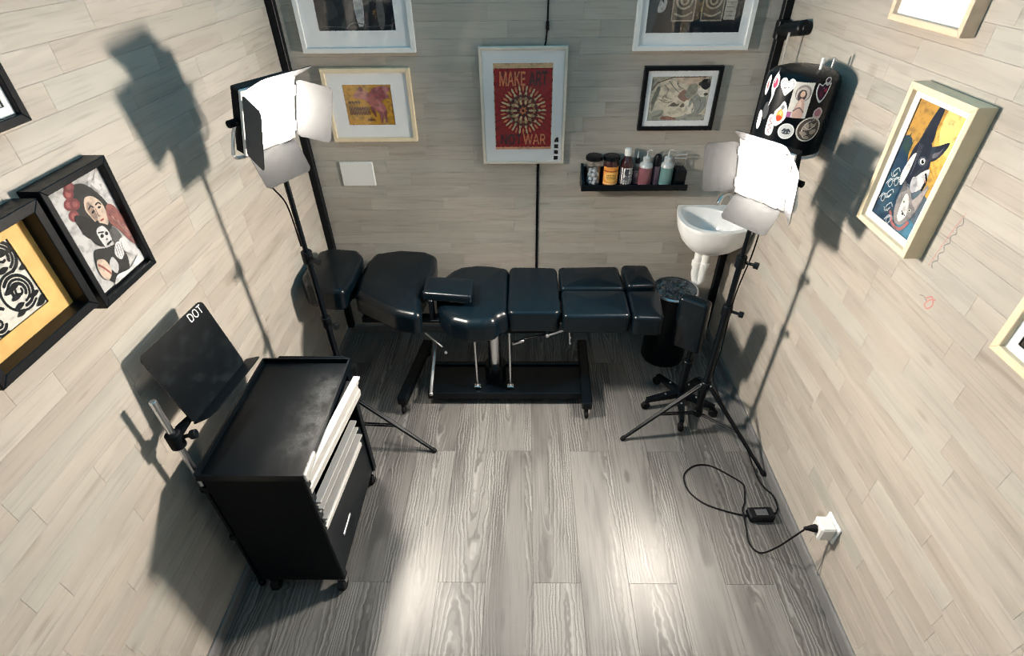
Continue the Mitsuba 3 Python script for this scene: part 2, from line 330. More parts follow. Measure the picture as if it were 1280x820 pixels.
    for k in range(3):
        a = foot_az + k * 2 * np.pi / 3; d = A([math.cos(a), math.sin(a), 0])
        f = A([bx, by, .008]) + d * r_foot; s = A([bx, by, hub]) + d * .024; mid = s + (f - s) * .52; lo = A([bx, by, .118]) + d * .022
        sd = np.cross(d, [0, 0, 1.]) * .006
        l = part(t, 'leg', cat([cyl(s + sd, f + sd * .2, .007, 12), cyl(s - sd, f - sd * .2, .007, 12)]), 'm_blacksatin')
        part(l, 'foot_cap', cat([cyl(s + (f - s) * .965, f, .011, 12), ball(f + A([0, 0, .001]), .009, 1)]), 'm_rubber')
        part(l, 'brace', cat([cyl(lo + sd, mid + sd, .004, 10), cyl(lo - sd, mid - sd, .004, 10)]), 'm_blacksatin')
        part(l, 'rivet', cat([ball(q_, .0055, 1) for q_ in (mid, s + A([0, 0, .004]))]), 'm_chrome')
    return t, P, top
dg = math.radians
litL, PL, topL = studio_light((-.783, 1.679, 1.531), 1.113, .325, (-.805, 1.705), math.atan2(-.075, .378), .385,
    'LED studio light with open barn doors on black tripod stand between trolley and treatment couch', {'r': (dg(30), .11), 'b': (dg(50), .11), 'l': (dg(16), .10), 't': (dg(42), .10)}, LAMP_L)
litR, PR_, topR = studio_light((.808, 1.755, 1.304), -.967, .211, (.83, 1.78), math.atan2(-.074, -.363), .37,
    'LED studio light on black tripod stand in front of the corner wash basin', {'l': (dg(48), .11), 'b': (dg(42), .10), 't': (dg(50), .07), 'r': (dg(45), .10)}, LAMP_R)
# lead of the left lamp, looped beside its pole
part(litL, 'cable', tube(spline([PL(0, -.06, -.045), topL + A([-.05, .0, .02]), topL + A([-.05, -.01, -.06]), topL + A([-.02, 0, -.14]), topL + A([-.012, 0, -.3])], 8), .0028, 8), 'm_rubber')
part(litR, 'cable', tube(spline([PR_(0, -.06, -.045), topR + A([.045, .02, .0]), topR + A([.04, .01, -.15]), topR + A([.016, .0, -.35]), (.85, 1.77, .5), (.853, 1.77, .34), (.93, 1.665, .2), (1.0, 1.60, .1), (1.035, 1.54, .02)], 8), .0028, 8), 'm_rubber')

# ------------------------------------------------------------------ treatment couch
t = thing('treatment_couch', 'black leather tattoo couch lying flat along the back wall on a wheeled base', 'couch')
seat = [(-.424, 2.243), (-.384, 2.319), (-.332, 2.366), (-.246, 2.384), (-.168, 2.376), (-.097, 2.352), (-.079, 2.35), (-.074, 1.95), (-.116, 1.925), (-.135, 1.888), (-.185, 1.868), (-.259, 1.866), (-.338, 1.895), (-.39, 1.96), (-.418, 2.039), (-.432, 2.15)]
part(t, 'seat_cushion', cushion(seat, .47, .592, .045, .02, .008, .03), 'm_leather', True)
part(t, 'thigh_cushion', cushion([(-.080, 2.352), (.10, 2.345), (.163, 2.34), (.163, 1.945), (.10, 1.945), (-.080, 1.945)], .475, .59, .018, .012, .006, .03), 'm_leather', True)
part(t, 'leg_cushion', cushion([(.170, 2.345), (.476, 2.352), (.484, 2.144), (.172, 2.144)], .49, .592, .02, .012, .006, .022), 'm_leather', True)
part(t, 'leg_cushion', cushion([(.172, 2.138), (.484, 2.136), (.480, 1.925), (.172, 1.922)], .485, .588, .02, .012, .006, .022), 'm_leather', True)
part(t, 'foot_cushion', cushion([(.488, 2.345), (.622, 2.34), (.640, 2.15), (.492, 2.144)], .50, .605, .02, .012, .005, .025), 'm_leather', True)
part(t, 'foot_cushion', cushion([(.490, 2.134), (.645, 2.134), (.625, 1.90), (.486, 1.908)], .485, .588, .02, .012, .005, .025), 'm_leather', True)
tilt_b = rotm(math.radians(3), (0, 1, 0), (-.5, 2.1, .62))
bk = [(-.80, 2.30), (-.775, 2.395), (-.654, 2.441), (-.519, 2.437), (-.455, 2.395), (-.446, 2.29), (-.458, 2.185), (-.48, 2.013), (-.455, 1.875), (-.49, 1.862), (-.577, 1.885), (-.689, 1.955), (-.785, 2.015), (-.80, 2.15)]
part(t, 'backrest_cushion', cushion(bk, .52, .638, .035, .02, .008, .03, tilt_b), 'm_leather', True)
hd = [(-1.045, 2.20), (-1.03, 2.315), (-.98, 2.355), (-.845, 2.352), (-.805, 2.30), (-.800, 2.1), (-.815, 1.975), (-.86, 1.965), (-.99, 1.99), (-1.04, 2.075)]
part(t, 'headrest_cushion', cushion(hd, .585, .70, .03, .02, .008, .03, rotm(math.radians(4), (0, 1, 0), (-.92, 2.15, .69))), 'm_leather', True)
ar = cushion([(-.47, 2.148), (-.242, 2.122), (-.242, 1.968), (-.47, 2.0)], .618, .663, .015, .01, .003, .014)
k = part(t, 'armrest', ar, 'm_leather', True); part(k, 'armrest_bracket', cat([box2((-.445, 1.99, .50), (-.425, 2.03, .625), .004), box2((-.46, 1.985, .50), (-.40, 2.035, .515), .003)]), 'm_blacksatin')
part(t, 'support_frame', cat([box2((-.78, 2.02, .475), (.60, 2.06, .505), .003), box2((-.78, 2.21, .475), (.60, 2.25, .505), .003), box2((-.34, 1.98, .44), (.10, 2.28, .475), .004), box2((-1.0, 2.12, .545), (-.76, 2.16, .57), .003), box2((-.80, 2.1, .48), (-.77, 2.18, .57), .003), box2((-.62, 2.0, .495), (-.58, 2.27, .535), .003)]), 'm_blackmatte')
cy = part(t, 'lift_column', cyl((-.155, 2.08, .06), (-.155, 2.08, .17), .055, 28), 'm_blacksatin'); part(cy, 'column_head', cyl((-.155, 2.08, .38), (-.155, 2.08, .45), .05, 28), 'm_blacksatin')
part(cy, 'piston', cyl((-.155, 2.08, .16), (-.155, 2.08, .39), .034, 28), 'm_chrome', label='chrome lifting piston')
part(t, 'pump_pedal', cat([cyl((-.245, 1.99, .08), (-.245, 1.99, .44), .006, 12), box2((-.262, 1.975, .085), (-.228, 2.0, .095), .002)]), 'm_chrome')
part(t, 'pump_pedal', cat([cyl((-.075, 1.99, .08), (-.075, 1.99, .44), .006, 12), box2((-.092, 1.975, .085), (-.058, 2.0, .095), .002)]), 'm_chrome')
part(t, 'release_lever', cat([tube([(-.46, 2.10, .30), (-.455, 2.02, .27), (-.465, 1.92, .175), (-.468, 1.89, .14)], .009, 12), ball((-.468, 1.885, .135), .011)]), 'm_steel')
part(t, 'base_plate', cat([box2((-.50, 1.945, .055), (.305, 2.185, .072), .003), box2((-.50, 1.94, .04), (.305, 1.965, .085), .004), box2((-.50, 2.165, .04), (.305, 2.19, .085), .004)]), 'm_blacksatin')
for (x0, y0), (x1, y1) in (((-.62, 1.875), (-.555, 2.35)), ((.308, 1.845), (.322, 2.35))):
    d = A([x1 - x0, y1 - y0, 0]); L = np.linalg.norm(d); d /= L
    b = box(.05, L, .05, (0, 0, 0), .006); b.apply_transform(mat(np.cross(d, [0, 0, 1.]), d, (0, 0, 1), ((x0 + x1) / 2, (y0 + y1) / 2, .085)))
    k = part(t, 'base_beam', b, 'm_blacksatin')
    for (cx, cyy) in ((x0, y0 + .012), (x1, y1 - .012)):
        w = part(k, 'caster', cat([cyl((cx - .008, cyy, .023), (cx + .008, cyy, .023), .023, 20, .004), cyl((cx, cyy, .04), (cx, cyy, .064), .010, 12)]), 'm_rubber')
k = part(t, 'adjusting_lever', tube(spline([(-.06, 1.97, .39), (.02, 1.965, .425), (.11, 1.96, .455), (.20, 1.955, .478)], 6), .006, 10), 'm_black')
part(k, 'chrome_joint', cat([tube([(.105, 1.95, .452), (.17, 1.95, .478), (.205, 1.95, .487)], .0045, 8), ball((.105, 1.95, .452), .010), ball((.205, 1.95, .488), .009), ball((.212, 1.95, .44), .006), ball((.214, 1.95, .405), .006), cyl((.207, 1.95, .485), (.213, 1.95, .40), .003, 8)]), 'm_chrome', label='chrome joints and ball ends'); part(k, 'chrome_grip', cyl((-.06, 1.962, .392), (-.005, 1.955, .418), .0068, 10), 'm_chrome')
k = part(t, 'adjusting_lever', cat([cyl((-.47, 1.96, .46), (-.385, 1.90, .425), .004, 10), ball((-.37, 1.89, .40), .008)]), 'm_chrome')

# ------------------------------------------------------------------ tool trolley
t = thing('tool_trolley', 'black metal tool trolley with white drawers at the left wall', 'trolley')
X0, X1, Y0, Y1, ZB, ZT_ = -.975, -.668, .972, 1.49, .075, .675
part(t, 'side_panel', box2((X0, Y0, ZB), (X1, Y0 + .012, ZT_), .003), 'm_blackmatte')
part(t, 'side_panel', box2((X0, Y1 - .012, ZB), (X1, Y1, ZT_), .003), 'm_blackmatte')
part(t, 'back_panel', box2((X0, Y0, ZB), (X0 + .01, Y1, ZT_), .002), 'm_blackmatte')
part(t, 'bottom_panel', box2((X0, Y0, ZB), (X1 - .02, Y1, ZB + .015), .002), 'm_blackmatte')
part(t, 'front_frame', cat([box2((X1 - .018, Y0 + .001, ZB), (X1 + .004, Y0 + .03, ZT_), .003), box2((X1 - .018, Y1 - .03, ZB), (X1 + .004, Y1 - .001, ZT_), .003), box2((X1 - .018, Y0, ZT_ - .02), (X1 + .004, Y1, ZT_), .003)]), 'm_blacksatin')
part(t, 'inner_panel', box2((X1 - .06, Y0 + .02, ZB + .30), (X1 - .05, Y1 - .02, ZT_ - .01), .001), 'm_blackmatte')
dp = part(t, 'lower_door', box2((X1 - .02, Y0 + .03, ZB + .005), (X1 - .006, Y1 - .03, .37), .003), 'm_blacksatin')
part(dp, 'handle_slot', box2((X1 - .008, 1.08, .192), (X1 - .003, 1.17, .205), .002), 'm_steel')
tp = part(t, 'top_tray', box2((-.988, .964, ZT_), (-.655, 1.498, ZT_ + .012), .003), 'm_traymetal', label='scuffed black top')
rimo = sg.box(-.988, .964, -.655, 1.498); rimp = rimo.buffer(-.008).buffer(.008).difference(rimo.buffer(-.007))
rm_ = extr(rimp, .024); rm_.apply_translation((0, 0, ZT_ + .006)); part(tp, 'raised_rim', rm_, 'm_blacksatin', 30)
part(tp, 'back_lip', cat([box2((-.93, 1.496, .672), (-.69, 1.508, .708), .003), hull([(-.69 + q * math.cos(th), y, .690 + q * math.sin(th)) for y in (1.496, 1.508) for q in (.018,) for th in np.linspace(-1.57, 1.57, 9)])]), 'm_blacksatin')
part(tp, 'rim_highlight', cat([box2((-.662, .966, .672), (-.651, 1.06, .705), .003)]), 'm_drawer', label='painted white highlight on the tray rim')  # white strip modelled in place of a highlight on the metal rim
def drawer(y0, x0, y1, x1, z0, z1, lip=.012):
    d = A([x1 - x0, y1 - y0, 0]); L = np.linalg.norm(d); d /= L; o = np.cross(d, [0, 0, 1.]); h = z1 - z0
    prof = sg.Polygon([(0, 0), (.010, .002), (.012, h * .30), (.007, h * .36), (.007, h * .58), (.013, h * .64), (.016, h - .010), (.024, h - .006), (.024, h), (0, h)])
    m = extr(prof, L); m.apply_transform(mat(o, (0, 0, 1), np.cross(o, (0, 0, 1)), A([x0, y0, z0]) if np.cross(o, (0, 0, 1)) @ d > 0 else A([x1, y1, z0])))
    k = part(t, 'drawer', m, 'm_drawer', 25)
    tub = box(.05, L - .03, max(h - .02, .01), (0, 0, 0), .002); tub.apply_transform(mat(o, d, (0, 0, 1), A([(x0 + x1) / 2, (y0 + y1) / 2, (z0 + z1) / 2]) - o * .026))
    part(k, 'drawer_box', tub, 'm_blackmatte'); return k
drawer(.985, -.674, 1.42, -.628, .588, .684)
drawer(.985, -.672, 1.33, -.645, .517, .547)
drawer(.985, -.672, 1.33, -.645, .482, .512)
drawer(.985, -.672, 1.345, -.645, .385, .455)
for cx in (X0 + .035, X1 - .02):
    for cyy in (Y0 + .02, Y1 - .025):
        fr = cx > -.8
        k = part(t, 'caster', cat([box(.03, .035, .006, (cx, cyy, ZB - .003), .001), hull([(cx + s * .016, cyy + a, z) for s in (-1, 1) for a, z in ((-.013, .07), (.013, .07), (.008, .03), (-.008, .03))])]), 'm_steel' if fr else 'm_blackmatte', label='steel caster' if fr else None)
        part(k, 'wheel', cat([cyl((cx - .014, cyy - .006, .027), (cx + .014, cyy - .006, .027), .027, 24, .005)]), 'm_rubber')
        if fr: part(k, 'brake_tab', hull([(cx + .012, cyy - .035, .045), (cx - .012, cyy - .035, .045), (cx + .01, cyy - .01, .058), (cx - .01, cyy - .01, .058), (cx, cyy - .03, .038), (cx, cyy - .012, .05)]), 'm_black')

# stencil stand clamped behind the trolley
t = thing('display_stand', 'tilted black board with lettering on a chrome pole behind the tool trolley', 'stand')
yaw, pit = -.123, .231
n0 = A([math.cos(yaw), math.sin(yaw), 0]); rr = A([-math.sin(yaw), math.cos(yaw), 0]); uu = math.cos(pit) * A([0, 0, 1.]) - math.sin(pit) * n0; nn = np.cross(rr, uu)
cc = A([-.982, 1.187, .963]); Mb = mat(rr, uu, nn, cc)
bw, bh = .276, .256
pb = sg.box(-bw / 2, -bh / 2, bw / 2, bh / 2).buffer(-.018).buffer(.018, 8)
m = extr(pb, .004); m.apply_translation((0, 0, -.004))
scene['m_board'] = pr(mikit.proc(scuff), .20, spec=.3)
bd = part(t, 'board', xf(m, Mb), 'm_board', 25)
le = extr(sg.Polygon([(-bw / 2 - .004, 0), (bw / 2 + .014, 0), (bw / 2 + .022, .05), (bw / 2 - .02, .052), (-bw / 2 + .05, .052), (-bw / 2 + .02, .04)]).buffer(-.005).buffer(.005), .004)
le.apply_transform(mat((1, 0, 0), (0, 0, 1), (0, -1, 0), (0, -bh / 2 + .004, -.004)))
part(bd, 'ledge', xf(le, Mb), 'm_blacksatin', 25)
tx = meshkit.text_mesh('DOT', .026, .0004); tx.apply_scale((.85, 1, 1)); tx.apply_translation((bw / 2 - .016 - tx.bounds[1][0], bh / 2 - .031, 0)); part(bd, 'lettering', xf(tx, Mb), 'm_white', False, label='white letters DOT')
px_, py_ = -1.003, .995
part(t, 'pole', cat([cyl((px_, py_, .62), (px_, py_, .985), .0095, 20)]), 'm_chrome')
part(t, 'lower_pole', cyl((px_, py_, .03), (px_, py_, .64), .0075, 16), 'm_blacksatin')
part(t, 'foot', cat([cyl((px_, py_ - .0, 0), (px_, py_, .03), .012, 18, .003)]), 'm_black')
for z in (.33, .60): part(t, 'pole_clip', box2((px_ - .012, py_ - .012, z - .012), (px_ + .018, py_ + .012, z + .012), .003), 'm_black')
k = part(t, 'clamp', cat([cyl((px_, py_, .800), (px_, py_, .858), .021, 18, .004), hull([(px_ + .0, py_ + .005, .812), (px_ - .01, py_ + .03, .812), (px_ + .022, py_ + .06, .842), (px_ + .008, py_ + .07, .842), (px_ - .01, py_ + .03, .85), (px_ + .02, py_ + .005, .85), (px_ + .022, py_ + .06, .855), (px_ + .008, py_ + .07, .855)])]), 'm_blackmatte')
part(k, 'clamp_knob', cat([cyl((px_ + .01, py_ + .01, .828), (px_ + .046, py_ + .02, .832), .006, 10), cyl((px_ + .036, py_ + .017, .831), (px_ + .052, py_ + .021, .833), .014, 14)]), 'm_black')

# ------------------------------------------------------------------ pictures
class Art:
    """Flat print: coloured shapes on a sheet w x h, built in sheet coordinates 0..1 (y up)."""
    def __init__(s, w, h, bg):
        s.w, s.h, s.V, s.F, s.C, s.n, s.k = w, h, [], [], [], 0, 0
        s.sheet = sg.box(0, 0, w, h); s.add(s.sheet, bg)
    def add(s, poly, col):
        poly = poly.buffer(0).intersection(s.sheet)
        for g in getattr(poly, 'geoms', [poly]):
            if g.geom_type != 'Polygon' or g.area < 1e-9: continue
            v, f = trimesh.creation.triangulate_polygon(g, engine='earcut')
            s.V.append(np.c_[v, np.full(len(v), s.k * .00006)]); s.F.append(f + s.n); s.C.append(np.tile(col, (len(v), 1))); s.n += len(v)
        s.k += 1
    def sc(s, p): return A(p, float) * [s.w, s.h]
    def P(s, p, c): s.add(sg.Polygon(s.sc(p)), c)
    def B(s, p, c): s.add(sg.Polygon(spline(s.sc(p), 6, True)), c)
    def L(s, p, wd, c, sm_=True): q = s.sc(p); s.add(sg.LineString(spline(q, 6) if sm_ and len(p) > 2 else q).buffer(wd / 2), c)
    def E(s, x, y, rx, ry, c, rot=0): s.add(affinity.rotate(affinity.scale(sg.Point(x * s.w, y * s.h).buffer(1, 16), rx * s.w, ry * s.w), rot), c)
    def R(s, x0, y0, x1, y1, c): s.add(sg.box(x0 * s.w, y0 * s.h, x1 * s.w, y1 * s.h), c)
    def text(s, t, x, y, hgt, wid, c):
        m = meshkit.text_mesh(t, 1.0, .01, True); e = m.bounds; top = m.faces[(m.face_normals[:, 2] > .9)]
        v = (m.vertices[:, :2] - e[0][:2]) / (e[1] - e[0])[:2] * [wid * s.w, hgt * s.h] + [x * s.w, y * s.h]
        s.V.append(np.c_[v, np.full(len(v), s.k * .00006)]); s.F.append(top + s.n); s.C.append(np.tile(c, (len(v), 1))); s.n += len(v); s.k += 1
    def mesh(s): return trimesh.Trimesh(np.vstack(s.V), np.vstack(s.F), process=False), np.vstack(s.C)
WALL = {'back': ((1, 0, 0), (0, 0, 1), (0, -1, 0)), 'left': ((0, 1, 0), (0, 0, 1), (1, 0, 0)), 'right': ((0, -1, 0), (0, 0, 1), (-1, 0, 0))}
def picture(label, wall, x0, z0, w, h, depth, fw, bsdf, pr_, art, recess=.006, matcol='m_mat', group=None, roll=0., gap=0.):
    """pr_: the print's rectangle within the frame's outer size (fractions x0, y0, x1, y1); x0 runs along the wall's right-hand direction."""
    t = thing('picture_frame', label, 'picture', 'framed pictures on the booth walls')
    a, b, n = WALL[wall]; plane = {'back': YB, 'left': XL, 'right': XR}[wall]
    o = {'back': (x0, plane, z0), 'left': (plane, x0, z0), 'right': (plane, x0, z0)}[wall]
    Mx = mat(a, b, n, A(o) + A(n) * gap) @ rotm(roll, (0, 0, 1), (w / 2, h / 2, 0))
    o_, i_ = sg.box(0, 0, w, h), sg.box(fw, fw, w - fw, h - fw)
    d = .0015
    bars = []
    for k in range(4):
        c = [(0, 0), (w, 0), (w, h), (0, h)]; ci = [(fw, fw), (w - fw, fw), (w - fw, h - fw), (fw, h - fw)]
        g = .0002
        pts = [c[k], c[(k + 1) % 4], ci[(k + 1) % 4], ci[k]]
        q = A(pts); cen = q.mean(0); lo = [(*p, .001) for p in q] + [(*p, depth - d) for p in q]
        ctr = A([w / 2, h / 2]); inn = sg.Polygon(q).buffer(-d); iq = A(sg.polygon.orient(inn).exterior.coords)[:-1]
        bars.append(hull(lo + [(*p, depth) for p in iq]))
    part(t, 'frame', xf(cat(bars), Mx), bsdf, False)
    zf = depth - recess
    px0, py0, px1, py1 = pr_[0] * w, pr_[1] * h, pr_[2] * w, pr_[3] * h
    if matcol:
        mt = sg.box(fw + .0004, fw + .0004, w - fw - .0004, h - fw - .0004).difference(sg.box(px0, py0, px1, py1)); m = extr(mt, .002); m.apply_translation((0, 0, zf - .004)); part(t, 'mat_board', xf(m, Mx), matcol, False)
    m, c = art.mesh(); m = m.copy(); m.apply_scale(((px1 - px0) / art.w, (py1 - py0) / art.h, 1)); m.apply_translation((px0, py0, zf - .0065)); part(t, 'print', xf(m, Mx), 'm_print', False, color=c)
    bk_ = box2((fw * .5, fw * .5, .001), (w - fw * .5, h - fw * .5, max(zf - .0075, .004)), .0005); part(t, 'backing', xf(bk_, Mx), 'm_blackmatte', False)
    gl = trimesh.Trimesh([(fw, fw, zf + .0005), (w - fw, fw, zf + .0005), (w - fw, h - fw, zf + .0005), (fw, h - fw, zf + .0005)], [[0, 1, 2], [0, 2, 3]], process=False)
    part(t, 'glass_pane', xf(gl, Mx), 'm_glass', False); return t
K, WH = (.006, .007, .009), (.78, .78, .76)
R = random.Random(11)

def art_poster():
    a = Art(.266, .376, (.62, .42, .24)); red = (.33, .004, .010); org = (.72, .22, .10); dk = (.05, .004, .014); cream = (.70, .50, .30)
    a.R(.012, .028, .988, .945, red)
    for k in range(-20, 21):                                       # faint rays
        th = math.pi / 2 + k * .16; a.P([(.5, .45), (.5 + 1.3 * math.cos(th), .45 + 1.3 * math.sin(th)), (.5 + 1.3 * math.cos(th + .05), .45 + 1.3 * math.sin(th + .05))], (.27, .003, .008))
    a.R(0, .945, 1, 1, (.62, .42, .24)); a.R(0, 0, 1, .028, (.70, .34, .2))
    a.text('MAKE', .10, .75, .16, .44, org); a.text('ART', .60, .75, .16, .31, dk)
    a.text('NOT', .10, .06, .13, .37, dk); a.text('WAR', .50, .06, .13, .40, org)
    for k in range(36):                                            # a plain round flower medallion
        th = k * math.pi / 18; a.add(affinity.translate(affinity.rotate(affinity.scale(sg.Point(0, 0).buffer(1), .013, .0045), math.degrees(th)), .5 * a.w + .094 * math.cos(th), .475 * a.h + .094 * math.sin(th)), org if k % 2 else cream)
    for rad, n, l, wd, c in ((.072, 18, .020, .010, cream), (.060, 18, .018, .009, (.10, .02, .02)), (.050, 14, .020, .010, (.42, .30, .16)), (.036, 10, .020, .010, cream), (.022, 7, .016, .009, (.06, .04, .04))):
        a.E(.5, .475, (rad - .004) / a.w, (rad - .004) / a.w, (.14, .02, .024) if c[0] > .2 else (.5, .16, .08))
        for k in range(n):
            th = (k + .5 * (n % 4)) * 2 * math.pi / n; a.add(affinity.translate(affinity.rotate(affinity.scale(sg.Point(0, 0).buffer(1), l * .55, wd * .55), math.degrees(th)), .5 * a.w + rad * math.cos(th), .475 * a.h + rad * math.sin(th)), c)
    a.E(.5, .475, .045, .045, org); a.E(.5, .475, .025, .025, (.10, .02, .02))
    return a
def art_pig():
    a = Art(.218, .175, (.52, .27, .035)); pk, dkp, wing = (.42, .15, .14), (.24, .065, .075), (.34, .10, .105)
    for _ in range(26): q, p = R.random(), R.random(); a.B([(q, p), (q + .12, p + .06), (q + .16, p - .05), (q + .05, p - .09)], tuple(A([.52, .27, .035]) * R.uniform(.82, 1.12)))
    a.B([(.52, .66), (.60, .88), (.74, .95), (.92, .95), (.98, .88), (.90, .78), (.95, .70), (.82, .64), (.70, .56)], wing)
    for k in range(6): a.L([(.58 + k * .03, .66), (.68 + k * .04, .80 - k * .02), (.80 + k * .03, .90 - k * .05)], .0035, dkp)
    a.B([(.36, .80), (.46, .84), (.56, .78), (.68, .66), (.80, .54), (.85, .38), (.80, .26), (.70, .28), (.62, .38), (.54, .46), (.47, .58), (.38, .66)], pk)
    a.B([(.20, .74), (.27, .83), (.34, .90), (.37, .85), (.44, .86), (.46, .74), (.40, .64), (.31, .66), (.23, .68)], (.47, .19, .165))
    a.B([(.33, .86), (.36, .96), (.41, .90), (.40, .84)], dkp); a.E(.35, .78, .010, .010, K); a.E(.215, .71, .022, .018, (.52, .24, .22), 30)
    for p in ([(.52, .46), (.55, .32), (.60, .20), (.62, .22), (.60, .36), (.61, .42)], [(.70, .32), (.70, .16), (.705, .06), (.74, .06), (.755, .18), (.78, .3)], [(.78, .30), (.79, .14), (.785, .07), (.82, .07), (.835, .2), (.85, .36)]): a.B(p, dkp)
    a.L([(.52, .50), (.66, .44), (.78, .36)], .004, (.48, .2, .18))
    for x, wd in ((.07, .05), (.14, .06), (.215, .04), (.28, .02)): a.L([(x, .55 + R.uniform(-.02, .02)), (x + wd * .3, .60), (x + wd * .6, .53), (x + wd, .58)], .004, (.12, .05, .02), False)
    for row in range(2):
        for k in range(8): x = .06 + k * .055; a.L([(x, .27 + .10 * row), (x + .02, .36 + .10 * row), (x + .035, .26 + .10 * row), (x + .05, .33 + .1 * row)], .0035, (.17, .06, .02))
    for k in range(4): a.L([(.42 + k * .04, .10), (.44 + k * .04, .15), (.455 + k * .04, .11)], .0035, (.15, .06, .02))
    return a
def art_robed():
    a = Art(.265, .19, (.55, .50, .40)); ln = (.06, .06, .05); sk = (.66, .58, .46); gr = (.22, .23, .19)
    a.P([(0, 0), (1, 0), (1, .12), (.6, .20), (.3, .10), (0, .2)], (.30, .31, .27)); a.P([(.10, 1), (0, .86), (0, .60), (.06, .60), (.08, .84), (.16, .93), (.40, .99)], (.38, .36, .30))
    a.P([(.40, .98), (.92, .98), (.92, .72), (.45, .86)], (.56, .44, .34)); a.L([(.02, .70), (.10, .86), (.36, .985), (.93, .985)], .004, (.10, .06, .05), False)
    a.B([(.20, .30), (.15, .62), (.25, .90), (.42, .88), (.50, .70), (.62, .55), (.66, .40), (.50, .30), (.35, .20)], sk)
    a.B([(.48, .56), (.56, .70), (.64, .66), (.72, .58), (.66, .46), (.58, .44)], (.20, .10, .08)); a.B([(.60, .60), (.64, .78), (.76, .84), (.80, .70), (.74, .56), (.66, .50)], gr)
    a.B([(.70, .46), (.80, .60), (.92, .62), (.98, .42), (.94, .2), (.80, .14), (.70, .26)], (.24, .27, .25)); a.B([(.58, .22), (.62, .44), (.68, .46), (.70, .30), (.76, .42), (.80, .24), (.72, .14)], (.70, .66, .56))
    a.B([(.80, .66), (.86, .76), (.96, .70), (.97, .58), (.88, .54)], (.74, .70, .62)); a.B([(.84, .78), (.86, .92), (.98, .92), (1.0, .78), (.93, .70)], K); a.E(.83, .83, .035, .03, K); a.E(.95, .60, .035, .025, K)
    a.B([(.06, .20), (.04, .5), (.12, .78), (.16, .70), (.10, .4)], (.16, .17, .14)); a.B([(.02, .06), (.10, .22), (.26, .24), (.24, .12), (.10, .02)], (.27, .29, .25)); a.B([(.08, .08), (.2, .15), (.25, .2), (.22, .1)], (.13, .14, .12))
    a.B([(.26, .26), (.44, .34), (.62, .28), (.64, .12), (.40, .08)], (.62, .56, .44))
    for p in ([(.22, .82), (.30, .70), (.27, .55), (.38, .50)], [(.30, .90), (.40, .74), (.52, .62)], [(.16, .5), (.28, .42), (.40, .44)], [(.26, .6), (.22, .5), (.3, .46)], [(.44, .86), (.47, .78), (.56, .72)], [(.72, .5), (.78, .36), (.76, .2)], [(.86, .5), (.9, .36), (.86, .2)], [(.34, .33), (.44, .38), (.52, .34)]): a.L(p, .0024, ln)
    a.B([(.36, .34), (.42, .42), (.48, .38), (.52, .40), (.50, .33)], (.08, .07, .05)); a.B([(.54, .32), (.58, .40), (.62, .36), (.60, .31)], (.10, .09, .07)); a.B([(.22, .06), (.34, .10), (.48, .06), (.5, .02), (.3, .02)], (.24, .10, .07))
    for x, y in ((.02, .95), (.96, .97)):
        for k in range(3): a.L([(x + k * .012 - .012, y), (x + k * .012 - .012, y - .10)], .002, (.2, .2, .18))
    return a
def art_dark():
    a = Art(.33, .20, (.005, .008, .013)); g = lambda v: (v, v * 1.02, v * 1.04)
    a.B([(.30, .05), (.38, .30), (.42, .70), (.55, .95), (.70, .6), (.66, .2), (.6, .02)], g(.035)); a.B([(.52, .1), (.50, .5), (.56, .8), (.62, .5), (.60, .15), (.56, .06)], g(.42)); a.B([(.40, .2), (.44, .5), (.48, .5), (.46, .2)], g(.08))
    a.B([(.80, .02), (.78, .4), (.84, .7), (.88, .4), (.86, .08)], g(.10)); a.L([(.05, .08), (.5, .06), (.95, .09)], .003, g(.09)); a.B([(.1, .2), (.2, .6), (.28, .3)], g(.03)); a.L([(.36, .04), (.46, .14), (.62, .1)], .004, g(.16))
    return a
def art_panels():
    a = Art(.39, .20, (.005, .008, .013)); tan = (.30, .27, .22)
    a.P([(0, 0), (.06, 0), (.12, .4), (.10, 1), (0, 1)], (.02, .045, .055)); a.B([(.10, .34), (.12, .52), (.16, .46), (.15, .56), (.19, .5), (.18, .38), (.14, .32)], (.42, .42, .42))
    for x0, x1 in ((.255, .495), (.565, .795)):
        a.R(x0, .18, x1, .92, tan); a.R(x0 + .012, .20, x1 - .012, .90, (.05, .045, .04)); cx = (x0 + x1) / 2
        for k in range(4): a.E(cx, .50, .09 - k * .022, .07 - k * .016, ((.30, .27, .22), (.04, .035, .03))[k % 2])
        a.L([(x0 + .03, .30), (cx, .26), (x1 - .03, .32)], .006, tan); a.L([(x0 + .03, .75), (cx, .82), (x1 - .03, .72)], .006, tan)
    a.R(.81, .20, .93, .92, (.33, .32, .28))
    for k in range(9): a.L([(.825, .26 + k * .07), (.90 + .015 * (k % 2), .26 + k * .07)], .002, (.10, .10, .09))
    return a
